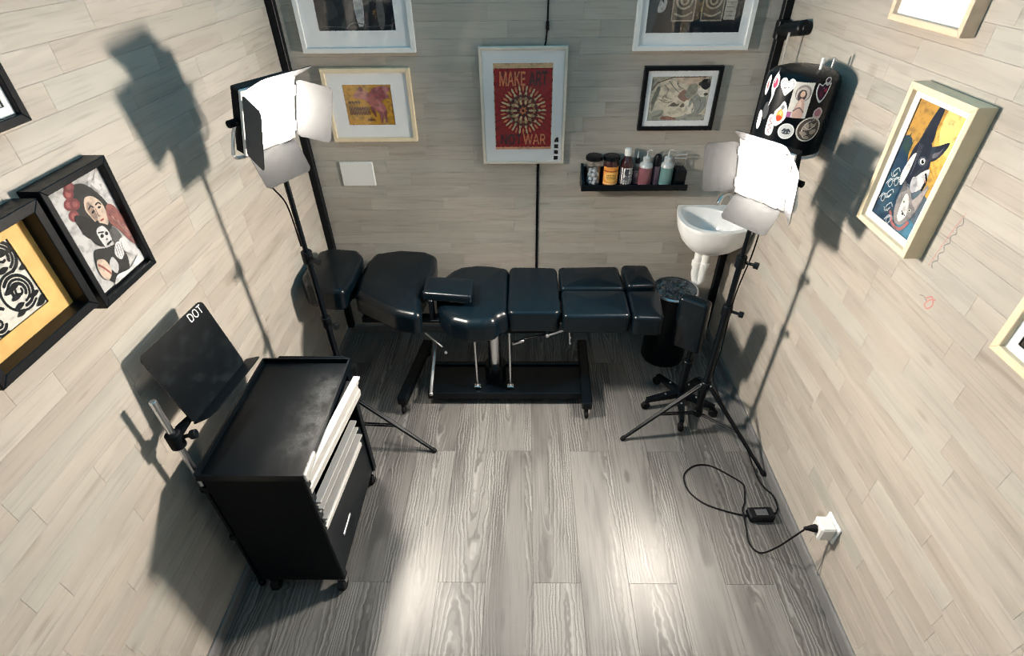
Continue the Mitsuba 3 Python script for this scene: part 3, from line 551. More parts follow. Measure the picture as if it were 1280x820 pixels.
def art_terrier():
    a = Art(.15, .34, (.10, .14, .18)); nv, bl, ye = (.012, .018, .035), (.02, .10, .16), (.74, .55, .18)
    a.P([(0, 1), (0, .52), (.5, .45), (1, .5), (1, 1)], (.50, .28, .06)); a.P([(.62, 1), (.58, .82), (.72, .60), (1, .5), (1, 1)], (.76, .47, .10)); a.B([(.66, 1.05), (.62, .86), (.78, .74), (1.05, .72), (1.05, 1.05)], (.78, .64, .22)); a.P([(.55, .62), (1, .50), (1, .36), (.62, .42)], (.62, .38, .08))
    a.B([(-.05, .62), (.16, .70), (.24, .56), (.40, .42), (.40, .20), (.6, -.05), (-.05, -.05)], (.015, .045, .09)); a.B([(.0, .36), (.20, .44), (.34, .30), (.30, .10), (.1, .02)], (.02, .07, .12)); a.P([(.02, .62), (.10, .74), (.14, .62), (.22, .70), (.22, .56)], (.02, .06, .05)); a.B([(.6, .02), (.8, .14), (1.02, .1), (1.02, -.05), (.6, -.05)], (.06, .20, .30))
    a.B([(.34, .66), (.35, .80), (.40, .94), (.46, 1.02), (.54, .99), (.55, .86), (.58, .74)], nv)                                   # tall ear
    a.B([(.60, .70), (.74, .75), (.90, .80), (.84, .68), (.70, .62)], nv); a.B([(.70, .68), (.80, .72), (.84, .76), (.80, .68), (.72, .65)], (.10, .10, .13))
    a.B([(.28, .54), (.30, .68), (.44, .76), (.60, .73), (.72, .62), (.74, .52), (.66, .42), (.50, .38), (.36, .42)], (.016, .022, .04))   # head
    a.B([(.26, .40), (.30, .56), (.38, .62), (.40, .48), (.36, .34)], WH); a.B([(.54, .42), (.66, .52), (.78, .56), (.80, .44), (.70, .36), (.58, .36)], (.60, .61, .63)); a.B([(.56, .36), (.52, .44), (.60, .46), (.68, .40), (.66, .34)], (.42, .43, .46))
    a.L([(.74, .52), (.80, .48), (.80, .40)], .006, K); a.E(.79, .47, .02, .024, (.5, .25, .2))
    a.E(.56, .59, .075, .085, (.10, .12, .16), -20); a.E(.57, .59, .05, .055, WH, -20); a.E(.58, .59, .032, .038, K); a.E(.59, .60, .010, .010, WH)
    for k in range(4): a.L([(.36 + k * .03, .70), (.40 + k * .02, .62 - k * .02), (.46, .54 - k * .03)], .0016, (.08, .09, .12))
    # cat and lettering swirls below
    a.B([(.42, .30), (.50, .36), (.62, .34), (.74, .30), (.88, .46), (.90, .30), (.84, .16), (.70, .06), (.54, .06), (.44, .16)], (.26, .25, .25)); a.B([(.54, .30), (.66, .28), (.74, .16), (.66, .08), (.56, .12)], (.64, .63, .62)); a.P([(.72, .28), (.92, .46), (.86, .24)], (.40, .36, .35)); a.P([(.42, .28), (.40, .40), (.54, .34)], (.14, .14, .15))
    a.E(.58, .24, .03, .028, (.60, .62, .55)); a.E(.76, .21, .032, .03, (.60, .62, .55)); a.E(.58, .24, .014, .02, K); a.E(.76, .21, .014, .02, K); a.E(.66, .15, .022, .014, K)
    a.L([(.40, .10), (.54, .03), (.74, .03), (.84, .12)], .009, (.34, .13, .13)); a.L([(.62, .17), (.72, .15)], .002, K)
    for x, y, q in ((.12, .30, 1), (.20, .22, -1), (.10, .16, 1), (.24, .34, 1), (.30, .12, -1), (.42, .03, 1), (.14, .40, -1)):
        a.L([(x - .08, y - .02), (x - .02, y + .04 * q), (x + .05, y + .01), (x + .02, y - .03), (x - .04, y - .005), (x + .03, y + .05), (x + .09, y + .03)], .0022, (.55, .62, .66))
    return a
def art_lady():
    a = Art(.165, .25, (.50, .50, .50)); g = lambda v: (v, v * 1.0, v * 1.02); sk = (.55, .44, .36)
    for k in range(10): a.B([(.5 + R.uniform(-.1, .5), .7 + R.uniform(-.1, .3)) for _ in range(4)], g(R.uniform(.28, .6)))
    a.B([(.24, .50), (.20, .78), (.34, .95), (.58, .94), (.76, .80), (.84, .62), (.70, .46)], g(.03))                  # hair
    for x, y in ((.22, .84), (.30, .92), (.20, .74), (.31, .82), (.36, .97)): a.E(x, y, .085, .075, (.18, .045, .05)); a.E(x, y, .045, .04, (.30, .10, .10)); 
    a.B([(.42, .74), (.50, .82), (.64, .80), (.74, .70), (.72, .56), (.62, .50), (.50, .56), (.44, .66)], sk)           # face
    a.B([(.44, .72), (.52, .78), (.56, .66), (.50, .58)], (.30, .22, .18)); a.E(.52, .68, .035, .016, K, 15); a.E(.66, .685, .03, .016, K, -8); a.L([(.47, .72), (.53, .735), (.57, .71)], .003, K); a.L([(.62, .72), (.68, .725), (.71, .70)], .003, K); a.L([(.585, .69), (.575, .63), (.60, .615)], .0025, (.25, .16, .12)); a.E(.60, .575, .038, .014, (.28, .04, .04))
    a.B([(.78, .66), (.92, .62), (1.02, .40), (1.05, .16), (.92, .22), (.80, .40), (.70, .52)], (.26, .10, .09))
    for k in range(6): a.L([(.76 + k * .03, .58 - k * .03), (.86 + k * .02, .42 - k * .02), (.96, .22)], .003, (.46, .26, .24) if k % 2 else (.12, .04, .04))
    a.B([(.26, .56), (.28, .44), (.40, .36), (.62, .36), (.66, .48), (.54, .56), (.40, .60)], g(.02)); a.B([(.18, .66), (.22, .74), (.42, .64), (.44, .56), (.28, .56)], g(.015)); a.L([(.20, .57), (.34, .545), (.50, .585)], .008, g(.016))   # hat
    a.B([(.40, .52), (.54, .53), (.60, .44), (.56, .34), (.46, .30), (.40, .38)], g(.55)); a.E(.45, .455, .035, .028, K); a.E(.545, .45, .03, .026, K); a.L([(.47, .36), (.55, .365)], .005, K); a.E(.50, .405, .02, .012, g(.05)); a.L([(.42, .50), (.50, .48)], .004, K)
    a.B([(.10, .20), (.20, .38), (.42, .34), (.62, .30), (.70, .16), (.60, .02), (.34, -.02), (.2, .06)], g(.025)); a.B([(.60, .44), (.72, .46), (.78, .34), (.68, .26), (.60, .34)], g(.09))
    a.B([(.66, .30), (.80, .32), (.92, .16), (.98, .10), (.88, .08), (.72, .18)], g(.55)); a.B([(.50, .24), (.60, .32), (.70, .30), (.68, .20), (.56, .16)], g(.62))
    for k in range(4): a.L([(.53 + k * .045, .18), (.57 + k * .045, .30)], .002, g(.15))
    a.B([(.10, .24), (.16, .30), (.28, .26), (.30, .14), (.18, .08), (.10, .14)], sk); a.L([(.14, .26), (.2, .2), (.26, .12)], .005, (.30, .10, .09)); a.B([(.30, .18), (.42, .24), (.46, .14), (.36, .08)], g(.48))
    a.B([(.28, -.02), (.34, .06), (.6, .03), (.74, .05), (1.02, .10), (1.02, -.02)], g(.66))
    return a
def art_stripes():
    a = Art(.20, .20, (.70, .68, .62)); R2 = random.Random(4)
    for x, y, n in ((.30, .62, 5), (.72, .35, 5), (.2, .16, 4), (.78, .82, 4)):
        for k in range(n):
            r_ = .05 + k * .055; th = R2.uniform(0, 6); a.L([(x + r_ * math.cos(th + q * .5), y + r_ * math.sin(th + q * .5)) for q in range(9)], .007 + .002 * (k % 2), K)
    for k in range(16): x, y = R2.random(), R2.random(); a.B([(x, y), (x + .10, y + .05), (x + .18, y + .01), (x + .09, y - .03)], K)
    return a
def art_plain(bg, fg, w=.2, h=.28, seed=3):
    a = Art(w, h, bg); r = random.Random(seed)
    for k in range(14): x, y = r.random(), r.random(); a.B([(x + r.uniform(-.16, .16), y + r.uniform(-.12, .12)) for _ in range(5)], tuple(A(fg) * r.uniform(.5, 1.3)))
    return a
picture('white framed dark print with a wide white mat above the pig picture', 'back', -.962, 1.548, .490, .36, .030, .020, 'm_white', (.175, .235, .845, .80), art_dark(), .012)
picture('white framed black print with small square panels above the shelf', 'back', .466, 1.545, .490, .36, .030, .020, 'm_white', (.095, .185, .895, .83), art_panels(), .012)
picture('pale wood framed picture of a pink winged pig on yellow', 'back', -.911, 1.166, .399, .321, .028, .018, 'm_lightwood', (.212, .235, .760, .785), art_pig(), .010)
tp_ = picture('red poster reading MAKE ART NOT WAR in a pale wood frame', 'back', -.201, 1.055,   .389, .513, .021, .013, 'm_palewood', (.158, .135, .838, .872), art_poster(), .006, gap=.011)
picture('black framed pale print of robed figures above the bottle shelf', 'back', .529, 1.208, .346, .275, .026, .018, 'm_black', (.115, .155, .875, .845), art_robed(), .008)
# four small dark seals on the poster's mat
for k in range(4):
    z = 1.082 + k * .028; poly = sg.box(-.010, -.009, .010, .009) if k < 3 else sg.Polygon([(-.011, -.008), (.011, -.008), (.009, .012), (.002, .016), (-.008, .004)])
    m = extr(poly, .0006); m.apply_transform(mat((1, 0, 0), (0, 0, 1), (0, -1, 0), (.150, YB - .0243, z))); part(tp_, 'seal', m, 'm_blacksatin', False, label='small dark stamp' if k == 0 else None)
picture('black deep framed picture of a woman with red flowers in her hair', 'left', 1.045, 1.256, .220, .302, .050, .017, 'm_black', (.15, .075, .935, .93), art_lady(), .012, None)
picture('black box frame with black and white stripes on a golden yellow sheet', 'left', .735, 1.280, .295, .270, .052, .022, 'm_black', (.25, .22, .75, .80), art_stripes(), .036, 'm_gold')
picture('small dark frame high on the left wall at the photo\'s left edge', 'left', .90, 1.675, .246, .30, .030, .018, 'm_black', (.14, .12, .86, .88), art_plain((.5, .5, .5), (.08, .08, .09), seed=5), .010)
picture('pale wood framed painting of a black bull terrier above a grey cat', 'right', 1.562, 1.242, .265, .400, .050, .017, 'm_lightwood', (.155, .095, .865, .915), art_terrier(), .012)
picture('light wood framed picture with white mat high on the right wall', 'right', 1.80, 1.757, .325, .40, .038, .016, 'm_pinkwood', (.2, .2, .8, .8), art_plain((.7, .7, .68), (.2, .2, .2), seed=9), .012)
picture('pale wood framed dark print low on the right wall at the photo\'s edge', 'right', .957, 1.206, .27, .36, .030, .020, 'm_lightwood', (.16, .12, .84, .88), art_plain((.06, .05, .04), (.3, .27, .2), seed=13), .010)

# ------------------------------------------------------------------ back wall: blank plate, cable duct
t = thing('cover_plate', 'blank white rectangular plate on the back wall below the pig picture', 'cover plate')
solo(t, box2((-.920, YB - .010, .937), (-.753, YB, 1.061), .004), 'm_white')
for x in (-.905, -.768):
    for z in (.950, 1.048): part(t, 'screw', cyl((x, YB - .0108, z), (x, YB - .006, z), .0028, 10), 'm_steel')
t = thing('cable_duct', 'thin black cable duct running down the back wall behind the poster', 'cable duct')
solo(t, box2((.058, YB - .010, .05), (.071, YB, 1.30), .002), 'm_black')
part(t, 'cable', tube(spline([(.068, YB - .006, 1.28), (.080, YB - .006, 1.52), (.093, YB - .006, 1.60), (.098, YB - .006, 1.75), (.10, YB - .006, 2.45)], 6), .0035, 8), 'm_rubber')
part(t, 'connector', cat([box2((.090, YB - .014, 1.625), (.104, YB, 1.66), .003)]), 'm_rubber')

# ------------------------------------------------------------------ shelf and bottles
def glass(c): return {'type': 'twosided', 'bsdf': {'type': 'principled', 'base_color': rgb(c), 'roughness': .08, 'specular': .6}}
scene['m_clear'] = {'type': 'dielectric', 'int_ior': 1.45}
scene['m_clearwall'] = {'type': 'thindielectric', 'int_ior': 1.4}
scene['m_amber'] = pr((.035, .010, .012), .10, spec=.7)
scene['m_cotton'] = pr((.34, .38, .41), .8)
scene['m_blue'] = pr((.16, .24, .33), .7)
scene['m_pinkliquid'] = pr((.19, .075, .09), .25)
scene['m_greenliquid'] = pr((.11, .21, .205), .25)
scene['m_frost'] = pr((.38, .40, .40), .3)
scene['m_darkliquid'] = pr((.07, .05, .07), .2)
SY = 2.522; SZ = .955
t = thing('ledge_shelf', 'black picture ledge shelf holding jars and bottles beside the wash basin', 'shelf')
part(t, 'shelf_board', box2((.283, 2.47, .943), (.790, YB, SZ), .002), 'm_blacksatin')
part(t, 'front_lip', box2((.283, 2.465, .943), (.790, 2.472, .974), .002), 'm_blacksatin')
part(t, 'back_rail', box2((.283, YB - .008, .943), (.790, YB, 1.03), .002), 'm_blacksatin')
part(t, 'end_bracket', hull([(x, y, z) for x in (.276, .288) for y, z in ((YB, .943), (YB, 1.045), (2.55, 1.045), (2.465, .985), (2.465, .943))]), 'm_blacksatin', False)
def pot(name, label, catg, x, parts, group=None, y=SY):
    k = thing(name, label, catg, 'jars and bottles on the ledge shelf')
    for nm, m, b, lab in parts:
        m.apply_translation((x, y, SZ)); part(k, nm, m, b, 40, lab)
    return k
jar_w = lambda r, h: lathe([(r * .9, .0), (r, .006), (r, h - .02), (r * .85, h), (r * .85 - .002, h), (r - .002, h - .021), (r - .002, .008), (0, .006), (0, 0), (r * .9, 0)], 36)
lid = lambda r, z: lathe([(0, z), (r, z), (r + .001, z + .004), (r, z + .016), (r - .004, z + .019), (0, z + .019)], 36)
cot = cat([ball((rr2 * math.cos(a), rr2 * math.sin(a), z), .0115, 1) for z, n_, rr2 in ((.018, 6, .019), (.036, 5, .018), (.056, 5, .017), (.074, 3, .012)) for a in [i * 2 * math.pi / n_ + z * 40 for i in range(n_)]])
pot('glass_jar', 'clear glass jar of pale cotton balls with black lid, leftmost on the ledge shelf', 'jar', .334, [('jar_wall', jar_w(.036, .128), 'm_clearwall', None), ('contents', cot, 'm_cotton', 'pale blue-grey cotton balls'), ('lid', lid(.040, .128), 'm_blacksatin', None)])
lb = lathe([(.0375, .018), (.0378, .019), (.0378, .102), (.0375, .103)], 40)
j2 = pot('glass_jar', 'jar with orange label and black lid, second from left on the ledge shelf', 'jar', .418, [('jar_wall', lathe([(0, 0), (.034, 0), (.037, .006), (.037, .108), (.031, .128), (0, .128)], 36), 'm_amber', None), ('lid', lid(.040, .128), 'm_blacksatin', None)])
def wrap(art, r, cx, cy, z0, base=-math.pi / 2):
    m, c = art.mesh(); v, f = np.array(m.vertices), np.array(m.faces)
    for _ in range(3):
        mm = trimesh.Trimesh(v, f, process=False); e = np.ptp(v[f][:, :, 0], axis=1)
        if e.max() < r * .25: break
        v, f = subdiv(v, f, c); c = subdiv.c
    rad = r + v[:, 2]; th = base + (v[:, 0] - art.w / 2) / r
    return trimesh.Trimesh(np.c_[cx + rad * np.cos(th), cy + rad * np.sin(th), z0 + v[:, 1]], f, process=False), c
def subdiv(v, f, c):
    a, b, d = v[f[:, 0]], v[f[:, 1]], v[f[:, 2]]; ca, cb, cd = c[f[:, 0]], c[f[:, 1]], c[f[:, 2]]
    ab, bd, da = (a + b) / 2, (b + d) / 2, (d + a) / 2
    V = np.vstack([a, b, d, ab, bd, da]); C = np.vstack([ca, cb, cd, ca, ca, ca]); n = len(f); i = np.arange(n)
    F = np.vstack([np.c_[i, i + 3 * n, i + 5 * n], np.c_[i + 3 * n, i + n, i + 4 * n], np.c_[i + 5 * n, i + 4 * n, i + 2 * n], np.c_[i + 3 * n, i + 4 * n, i + 5 * n]])
    subdiv.c = C; return V, F
a = Art(.090, .088, (.66, .27, .06)); a.R(0, .72, 1, .80, (.30, .09, .02)); a.R(.04, .03, .96, .10, (.70, .48, .25)); a.E(.5, .44, .40, .26, (.74, .46, .16)); a.E(.5, .44, .35, .21, (.66, .36, .08))
for k in range(3): a.R(.24, .52 - k * .09, .76, .555 - k * .09, (.16, .09, .03))
m, c = wrap(a, .0380, .418, SY, SZ + .012); part(j2, 'paper_label', m, 'm_sticker', False, 'orange paper label', color=c)
bo = pot('bottle', 'dark brown bottle with white cap and white label on the ledge shelf', 'bottle', .494, [('body', lathe([(0, 0), (.027, 0), (.030, .005), (.030, .105), (.026, .122), (.015, .138), (.0125, .142), (.0125, .15), (0, .15)], 32), 'm_amber', None), ('cap', lathe([(0, .146), (.0165, .146), (.0165, .174), (.014, .178), (0, .178)], 28), 'm_white', 'white screw cap')])
a = Art(.105, .080, (.66, .66, .64)); a.B([(.40, .62), (.42, .92), (.60, .90), (.58, .66), (.66, .60), (.52, .50)], (.05, .05, .06)); a.B([(.30, .30), (.5, .50), (.62, .42), (.56, .28)], (.10, .10, .12))
for k in range(3): a.L([(.30, .22 - k * .07), (.7, .26 - k * .07)], .004, (.2, .2, .22))
m, c = wrap(a, .0305, .494, SY, SZ + .012); part(bo, 'paper_label', m, 'm_sticker', False, 'white paper label', color=c)
pot('bottle', 'small clear dropper bottle with black collar behind the brown bottle', 'bottle', .546, [('body', lathe([(.018, 0), (.019, .004), (.019, .09), (.009, .104), (.008, .104), (.017, .09), (.017, .004), (0, .003), (0, 0), (.018, 0)], 24), 'm_clearwall', None), ('contents', lathe([(0, .004), (.0165, .004), (.0165, .06), (0, .06)], 24), 'm_darkliquid', None), ('collar', cyl((0, 0, .102), (0, 0, .128), .011, 20), 'm_black', None), ('nozzle', cyl((0, 0, .128), (0, 0, .158), .0045, 12, r1=.0025), 'm_frost', None)], y=2.535)
def squeeze(label, x, liq, tip):
    return pot('squeeze_bottle', label, 'bottle', x, [('body', lathe([(0, 0), (.029, 0), (.032, .004), (.032, .088), (.031, .09), (0, .09)], 32), liq, None), ('shoulder', lathe([(.032, .09), (.030, .104), (.020, .114), (.016, .116), (.016, .124), (0, .124)], 32), 'm_frost', None),
        ('cap', lathe([(0, .116), (.019, .116), (.019, .134), (.012, .140), (0, .14)], 24), 'm_frost', None), ('nozzle', cat([cyl((0, 0, .138), (0, 0, .166), .0055, 12, r1=.003), tube([(0, 0, .160), (.006, -.004, .172), (.02, -.012, .172)], .0025, 8)]), tip, None)])
squeeze('squeeze bottle of pink liquid on the ledge shelf', .588, 'm_pinkliquid', 'm_frost')
squeeze('squeeze bottle of pale green liquid on the ledge shelf', .690, 'm_greenliquid', 'm_frost')
pot('bottle', 'small dark bottle with black cap between pink and green squeeze bottles', 'bottle', .642, [('body', lathe([(0, 0), (.020, 0), (.022, .004), (.022, .084), (.017, .094), (0, .094)], 28), 'm_darkliquid', None), ('cap', lathe([(0, .092), (.018, .092), (.018, .13), (.012, .145), (.006, .148), (0, .148)], 24), 'm_black', None)], y=2.53)
kx = thing('storage_box', 'small dark box with chrome bars on top at the right end of the ledge shelf', 'box')
part(kx, 'box_body', box2((.728, 2.49, SZ), (.782, 2.55, SZ + .08), .004), 'm_blacksatin')
part(kx, 'glass_cover', cat([box2((.716, 2.545, SZ), (.784, 2.549, SZ + .15), .001)]), 'm_clearwall')
part(kx, 'chrome_bar', cat([cyl((.722, 2.535, SZ + .125), (.782, 2.535, SZ + .125), .004, 12), cyl((.722, 2.535, SZ + .143), (.782, 2.535, SZ + .143), .004, 12), cyl((.728, 2.54, SZ + .075), (.728, 2.54, SZ + .15), .002, 8), cyl((.778, 2.54, SZ + .075), (.778, 2.54, SZ + .15), .002, 8)]), 'm_chrome')

# ------------------------------------------------------------------ corner wash basin
t = thing('wash_basin', 'white ceramic corner wash basin in the right back corner', 'sink')
ZR = .825
rim = sg.Polygon([(.79, YB - .002), *spline([(.785, 2.55), (.768, 2.48), (.762, 2.40), (.780, 2.325), (.825, 2.272), (.895, 2.25), (.98, 2.25), (1.055, 2.274), (XR - .004, 2.30)], 8), (XR - .002, 2.303), (XR - .002, YB - .002)]).buffer(-.012).buffer(.012)
outer = resample(A(sg.polygon.orient(rim).exterior.coords)[:-1], 140)
inr = sg.Polygon([*spline([(.812, 2.532), (.794, 2.47), (.790, 2.40), (.806, 2.340), (.845, 2.297), (.90, 2.277), (.975, 2.277), (1.04, 2.30), (1.062, 2.35), (1.04, 2.43), (.98, 2.50), (.90, 2.538)], 8, True)]).buffer(-.02).buffer(.02)
cb = A([.935, 2.405])
def ringat(poly, k, c=cb): return c + (poly - c) * k
# star-shaped sampling around the drain so that both walls share spokes
def spokes(P, n=140):
    L = sg.LinearRing(P.exterior.coords); out = []
    for t_ in np.linspace(0, 2 * np.pi, n, endpoint=False):
        q = L.intersection(sg.LineString([cb, cb + 2 * A([math.cos(t_), math.sin(t_)])])); q = q if q.geom_type == 'Point' else list(q.geoms)[0]; out.append((q.x, q.y))
    return A(out)
so, si = spokes(rim), spokes(inr)
def lev(p, k, z): return np.c_[ringat(p, k), np.full(len(p), z)]
wallp = np.clip(so, [-9, -9], [XR - .003, YB - .003])
levels = [lev(so, .30, ZR - .180), lev(so, .42, ZR - .172), lev(so, .62, ZR - .150), lev(so, .82, ZR - .112), lev(so, .94, ZR - .065), lev(so, .99, ZR - .022), lev(so, 1.0, ZR - .008), lev(so, .993, ZR - .001),
          lev(si, 1.03, ZR), lev(si, 1.0, ZR - .003), lev(si, .97, ZR - .014), lev(si, .90, ZR - .055), lev(si, .78, ZR - .095), lev(si, .55, ZR - .118), lev(si, .25, ZR - .124), lev(si, .08, ZR - .126)]
V = np.vstack(levels + [[[*cb, ZR - .180]], [[*cb, ZR - .126]]]); n = 140; F = []
for i in range(len(levels) - 1):
    for j in range(n):
        p, q = i * n + j, i * n + (j + 1) % n; F += [[p, q, q + n], [p, q + n, p + n]]
for j in range(n): F += [[len(V) - 2, (j + 1) % n, j], [len(V) - 1, (len(levels) - 1) * n + j, (len(levels) - 1) * n + (j + 1) % n]]
part(t, 'bowl', trimesh.Trimesh(V, F, process=False), 'm_ceramic', 50)
part(t, 'drain', lathe([(0, 0), (.022, 0), (.024, .003), (.018, .005), (0, .004)], 24, (*cb, ZR - .1265)), 'm_chrome')
part(t, 'overflow_hole', lathe([(0, 0), (.010, 0), (.0115, .002), (.008, .003), (0, .003)], 20, (1.020, 2.472, ZR - .038), A([-.6, -.75, .35])), 'm_black')
fx, fy = 1.040, 2.495
fa = part(t, 'faucet', cat([cyl((fx, fy, ZR - .002), (fx, fy, ZR + .012), .024, 24, .004), cyl((fx, fy, ZR + .01), (fx, fy, ZR + .065), .017, 24, .003), tube(spline([(fx, fy, ZR + .05), (fx - .03, fy - .025, ZR + .095), (fx - .075, fy - .06, ZR + .108), (fx - .10, fy - .08, ZR + .085), (fx - .103, fy - .082, ZR + .07)], 6), .011, 14)]), 'm_chrome')
part(fa, 'faucet_lever', cat([ball((fx, fy, ZR + .07), .018), tube([(fx, fy, ZR + .078), (fx + .0, fy - .03, ZR + .105), (fx - .01, fy - .06, ZR + .115)], .005, 10)]), 'm_chrome')
tr = part(t, 'drain_trap', cat([cyl((.94, 2.42, .455), (.94, 2.42, .655), .020, 22), lathe([(0, 0), (.030, 0), (.032, .004), (.032, .024), (.024, .03), (0, .03)], 24, (.94, 2.42, .628)), lathe([(0, 0), (.026, 0), (.026, .028), (0, .028)], 24, (.94, 2.42, .54)),
    tube(spline([(.905, 2.43, .60), (.903, 2.43, .55), (.905, 2.428, .49), (.918, 2.424, .45), (.932, 2.42, .445), (.94, 2.42, .47)], 6), .0185, 16), tube(spline([(.903, 2.43, .57), (.903, 2.435, .615), (.905, 2.455, .632), (.906, 2.50, .632), (.906, 2.569, .632)], 6), .0175, 14), lathe([(0, 0), (.025, 0), (.025, .026), (0, .026)], 22, (.903, 2.43, .545))]), 'm_plastic', label='white plastic drain trap')
part(t, 'pop_up_rod', cat([tube(spline([(.945, 2.43, .635), (.92, 2.46, .638), (.89, 2.49, .646), (.868, 2.50, .652)], 5), .005, 10), ball((.864, 2.50, .654), .013)]), 'm_black')
part(t, 'angle_valve', cat([cyl((1.02, YB, .62), (1.02, 2.50, .62), .009, 14), cyl((1.02, 2.515, .595), (1.02, 2.515, .65), .010, 14), cyl((1.02, 2.515, .62), (1.02, 2.46, .62), .013, 14), tube(spline([(1.02, 2.515, .65), (1.015, 2.50, .70), (1.02, 2.49, .76)], 5), .005, 8)]), 'm_steel')

# ------------------------------------------------------------------ water heater with stickers
t = thing('water_heater', 'small black water heater covered in stickers in the right back corner', 'water heater')
hx, hy, hr = .968, 2.0, .12
part(t, 'tank', lathe([(0, 1.315), (hr - .012, 1.315), (hr, 1.322), (hr, 1.552), (hr - .004, 1.566), (hr - .018, 1.578), (hr * .6, 1.588), (0, 1.592)], 64, (hx, hy, 0)), 'm_blacksatin', 40)
part(t, 'bottom_ring', lathe([(hr - .006, 1.309), (hr + .0015, 1.309), (hr + .0015, 1.317), (hr - .006, 1.317), (hr - .006, 1.309)], 64, (hx, hy, 0)), 'm_white', 30, 'white bottom rim')
part(t, 'wall_bracket', cat([box2((XR - .016, hy - .0, 1.36), (XR, hy + .08, 1.50), .003)]), 'm_blackmatte')
part(t, 'pipe_stub', cyl((hx + .025, hy - .045, 1.575), (hx + .025, hy - .045, 1.625), .0045, 12), 'm_plastic', label='white stub on top')
part(t, 'pipe_stub', cyl((hx + .075, hy - .02, 1.575), (hx + .075, hy - .02, 1.62), .0045, 12), 'm_steel')
part(t, 'water_pipe', tube(spline([(1.03, 2.35, 1.64), (1.03, 2.35, 1.50), (1.03, 2.345, 1.45), (1.015, 2.28, 1.43), (.99, 2.11, 1.43)], 6), .0045, 10), 'm_chrome')
def sticker(ang, z, art, label, k=1.2):
    for v in art.V: v[:, :2] *= k
    art.w, art.h = art.w * k, art.h * k
    m, c = wrap(art, hr + .0007, hx, hy, z - art.h / 2, -math.pi / 2 + math.radians(ang)); part(t, 'sticker', m, 'm_sticker', False, label, color=c)
class Cut(Art):
    def __init__(s, w, h, poly, bg):
        s.w, s.h, s.V, s.F, s.C, s.n, s.k = w, h, [], [], [], 0, 0; s.sheet = poly; s.add(poly, bg)
def shp(w, h, pts): return sg.Polygon(spline(A(pts) * [w, h], 8, True)).buffer(0)
wht = (.72, .72, .72)
a = Cut(.046, .050, shp(.046, .05, [(.5, .82), (.30, .98), (.04, .86), (.02, .55), (.25, .25), (.5, .0), (.75, .25), (.98, .55), (.96, .86), (.70, .98)]), wht); a.L([(.5, .74), (.3, .86), (.14, .74), (.16, .5), (.5, .14), (.84, .5), (.86, .74), (.7, .86), (.5, .74)], .0016, (.3, .3, .32)); a.L([(.30, .45), (.38, .40), (.46, .46)], .002, K); a.E(.60, .48, .05, .04, (.2, .2, .22)); sticker(-46, 1.545, a, 'white heart sticker', 1.12)
a = Art(.044, .082, (.50, .49, .46)); a.E(.55, .70, .40, .44, (.22, .20, .20)); a.E(.55, .68, .32, .36, (.42, .38, .36)); a.E(.52, .64, .23, .30, (.06, .05, .05)); a.E(.54, .68, .12, .16, (.50, .36, .28)); a.B([(.30, .02), (.36, .40), (.54, .56), (.74, .44), (.80, .02)], (.44, .30, .26)); a.B([(.40, .30), (.5, .5), (.64, .34)], (.55, .42, .36)); a.R(0, 0, .22, .16, (.30, .10, .22)); a.L([(.3, .2), (.54, .3), (.8, .18)], .003, (.16, .12, .12)); sticker(-21, 1.508, a, 'tall pale card sticker of a woman under an arch', 1.38)
a = Cut(.044, .060, shp(.044, .06, [(.1, .84), (.35, .78), (.5, .90), (.66, .80), (.94, .86), (.88, .5), (.74, .2), (.48, .0), (.22, .22), (.06, .5)]), (.62, .62, .64)); a.B([(.16, .78), (.36, .72), (.5, .82), (.66, .74), (.86, .78), (.80, .5), (.68, .24), (.5, .1), (.28, .26), (.14, .5)], (.035, .012, .03)); a.B([(.55, .5), (.6, .62), (.76, .6), (.72, .48)], (.30, .03, .05)); a.B([(.3, .34), (.4, .52), (.56, .4), (.5, .24)], (.10, .02, .04)); sticker(9, 1.538, a, 'dark crest sticker with white edge')
a = Cut(.022, .020, sg.Point(.011, .010).buffer(.009), (.62, .62, .64)); a.E(.5, .5, .26, .26, (.05, .03, .05)); sticker(13, 1.572, a, 'small white ring sticker above the crest')
a = Cut(.038, .070, shp(.038, .07, [(.55, 1.0), (.85, .8), (.98, .5), (.80, .22), (.35, .0), (.05, .25), (.04, .55), (.3, .75)]), wht); a.B([(.26, .30), (.24, .52), (.5, .68), (.72, .5), (.70, .3), (.46, .2)], (.72, .34, .08)); a.B([(.28, .30), (.3, .42), (.6, .42), (.68, .32), (.46, .2)], (.62, .06, .03)); a.E(.56, .76, .12, .16, (.2, .2, .22)); a.B([(.36, .5), (.5, .62), (.62, .52)], (.78, .58, .2)); sticker(-45, 1.458, a, 'white oval sticker with orange flower')
a = Cut(.044, .044, sg.Point(.022, .022).buffer(.022), (.62, .63, .63)); a.E(.5, .5, .42, .42, (.48, .5, .5)); a.L([(.28, .5), (.4, .64), (.42, .40), (.5, .6), (.6, .38), (.6, .64), (.74, .5)], .004, (.05, .06, .07)); a.L([(.3, .38), (.5, .34), (.72, .40)], .003, (.05, .06, .07)); sticker(-29, 1.405, a, 'round silver sticker')
a = Cut(.064, .064, sg.Point(.032, .032).buffer(.032), (.62, .58, .54)); a.E(.5, .5, .44, .44, (.10, .08, .07))
for q in ([(.2, .55), (.4, .75), (.5, .6), (.42, .45)], [(.5, .78), (.66, .7), (.78, .78), (.7, .58), (.56, .6)], [(.16, .40), (.34, .42), (.5, .30), (.3, .24)], [(.56, .44), (.80, .5), (.84, .38), (.66, .28)], [(.36, .16), (.5, .24), (.64, .14), (.5, .1)]): a.B(q, (.42, .34, .28))
a.L([(.3, .62), (.5, .5), (.72, .64)], .003, (.6, .55, .5)); sticker(5, 1.415, a, 'large round brown sticker', 1.3)
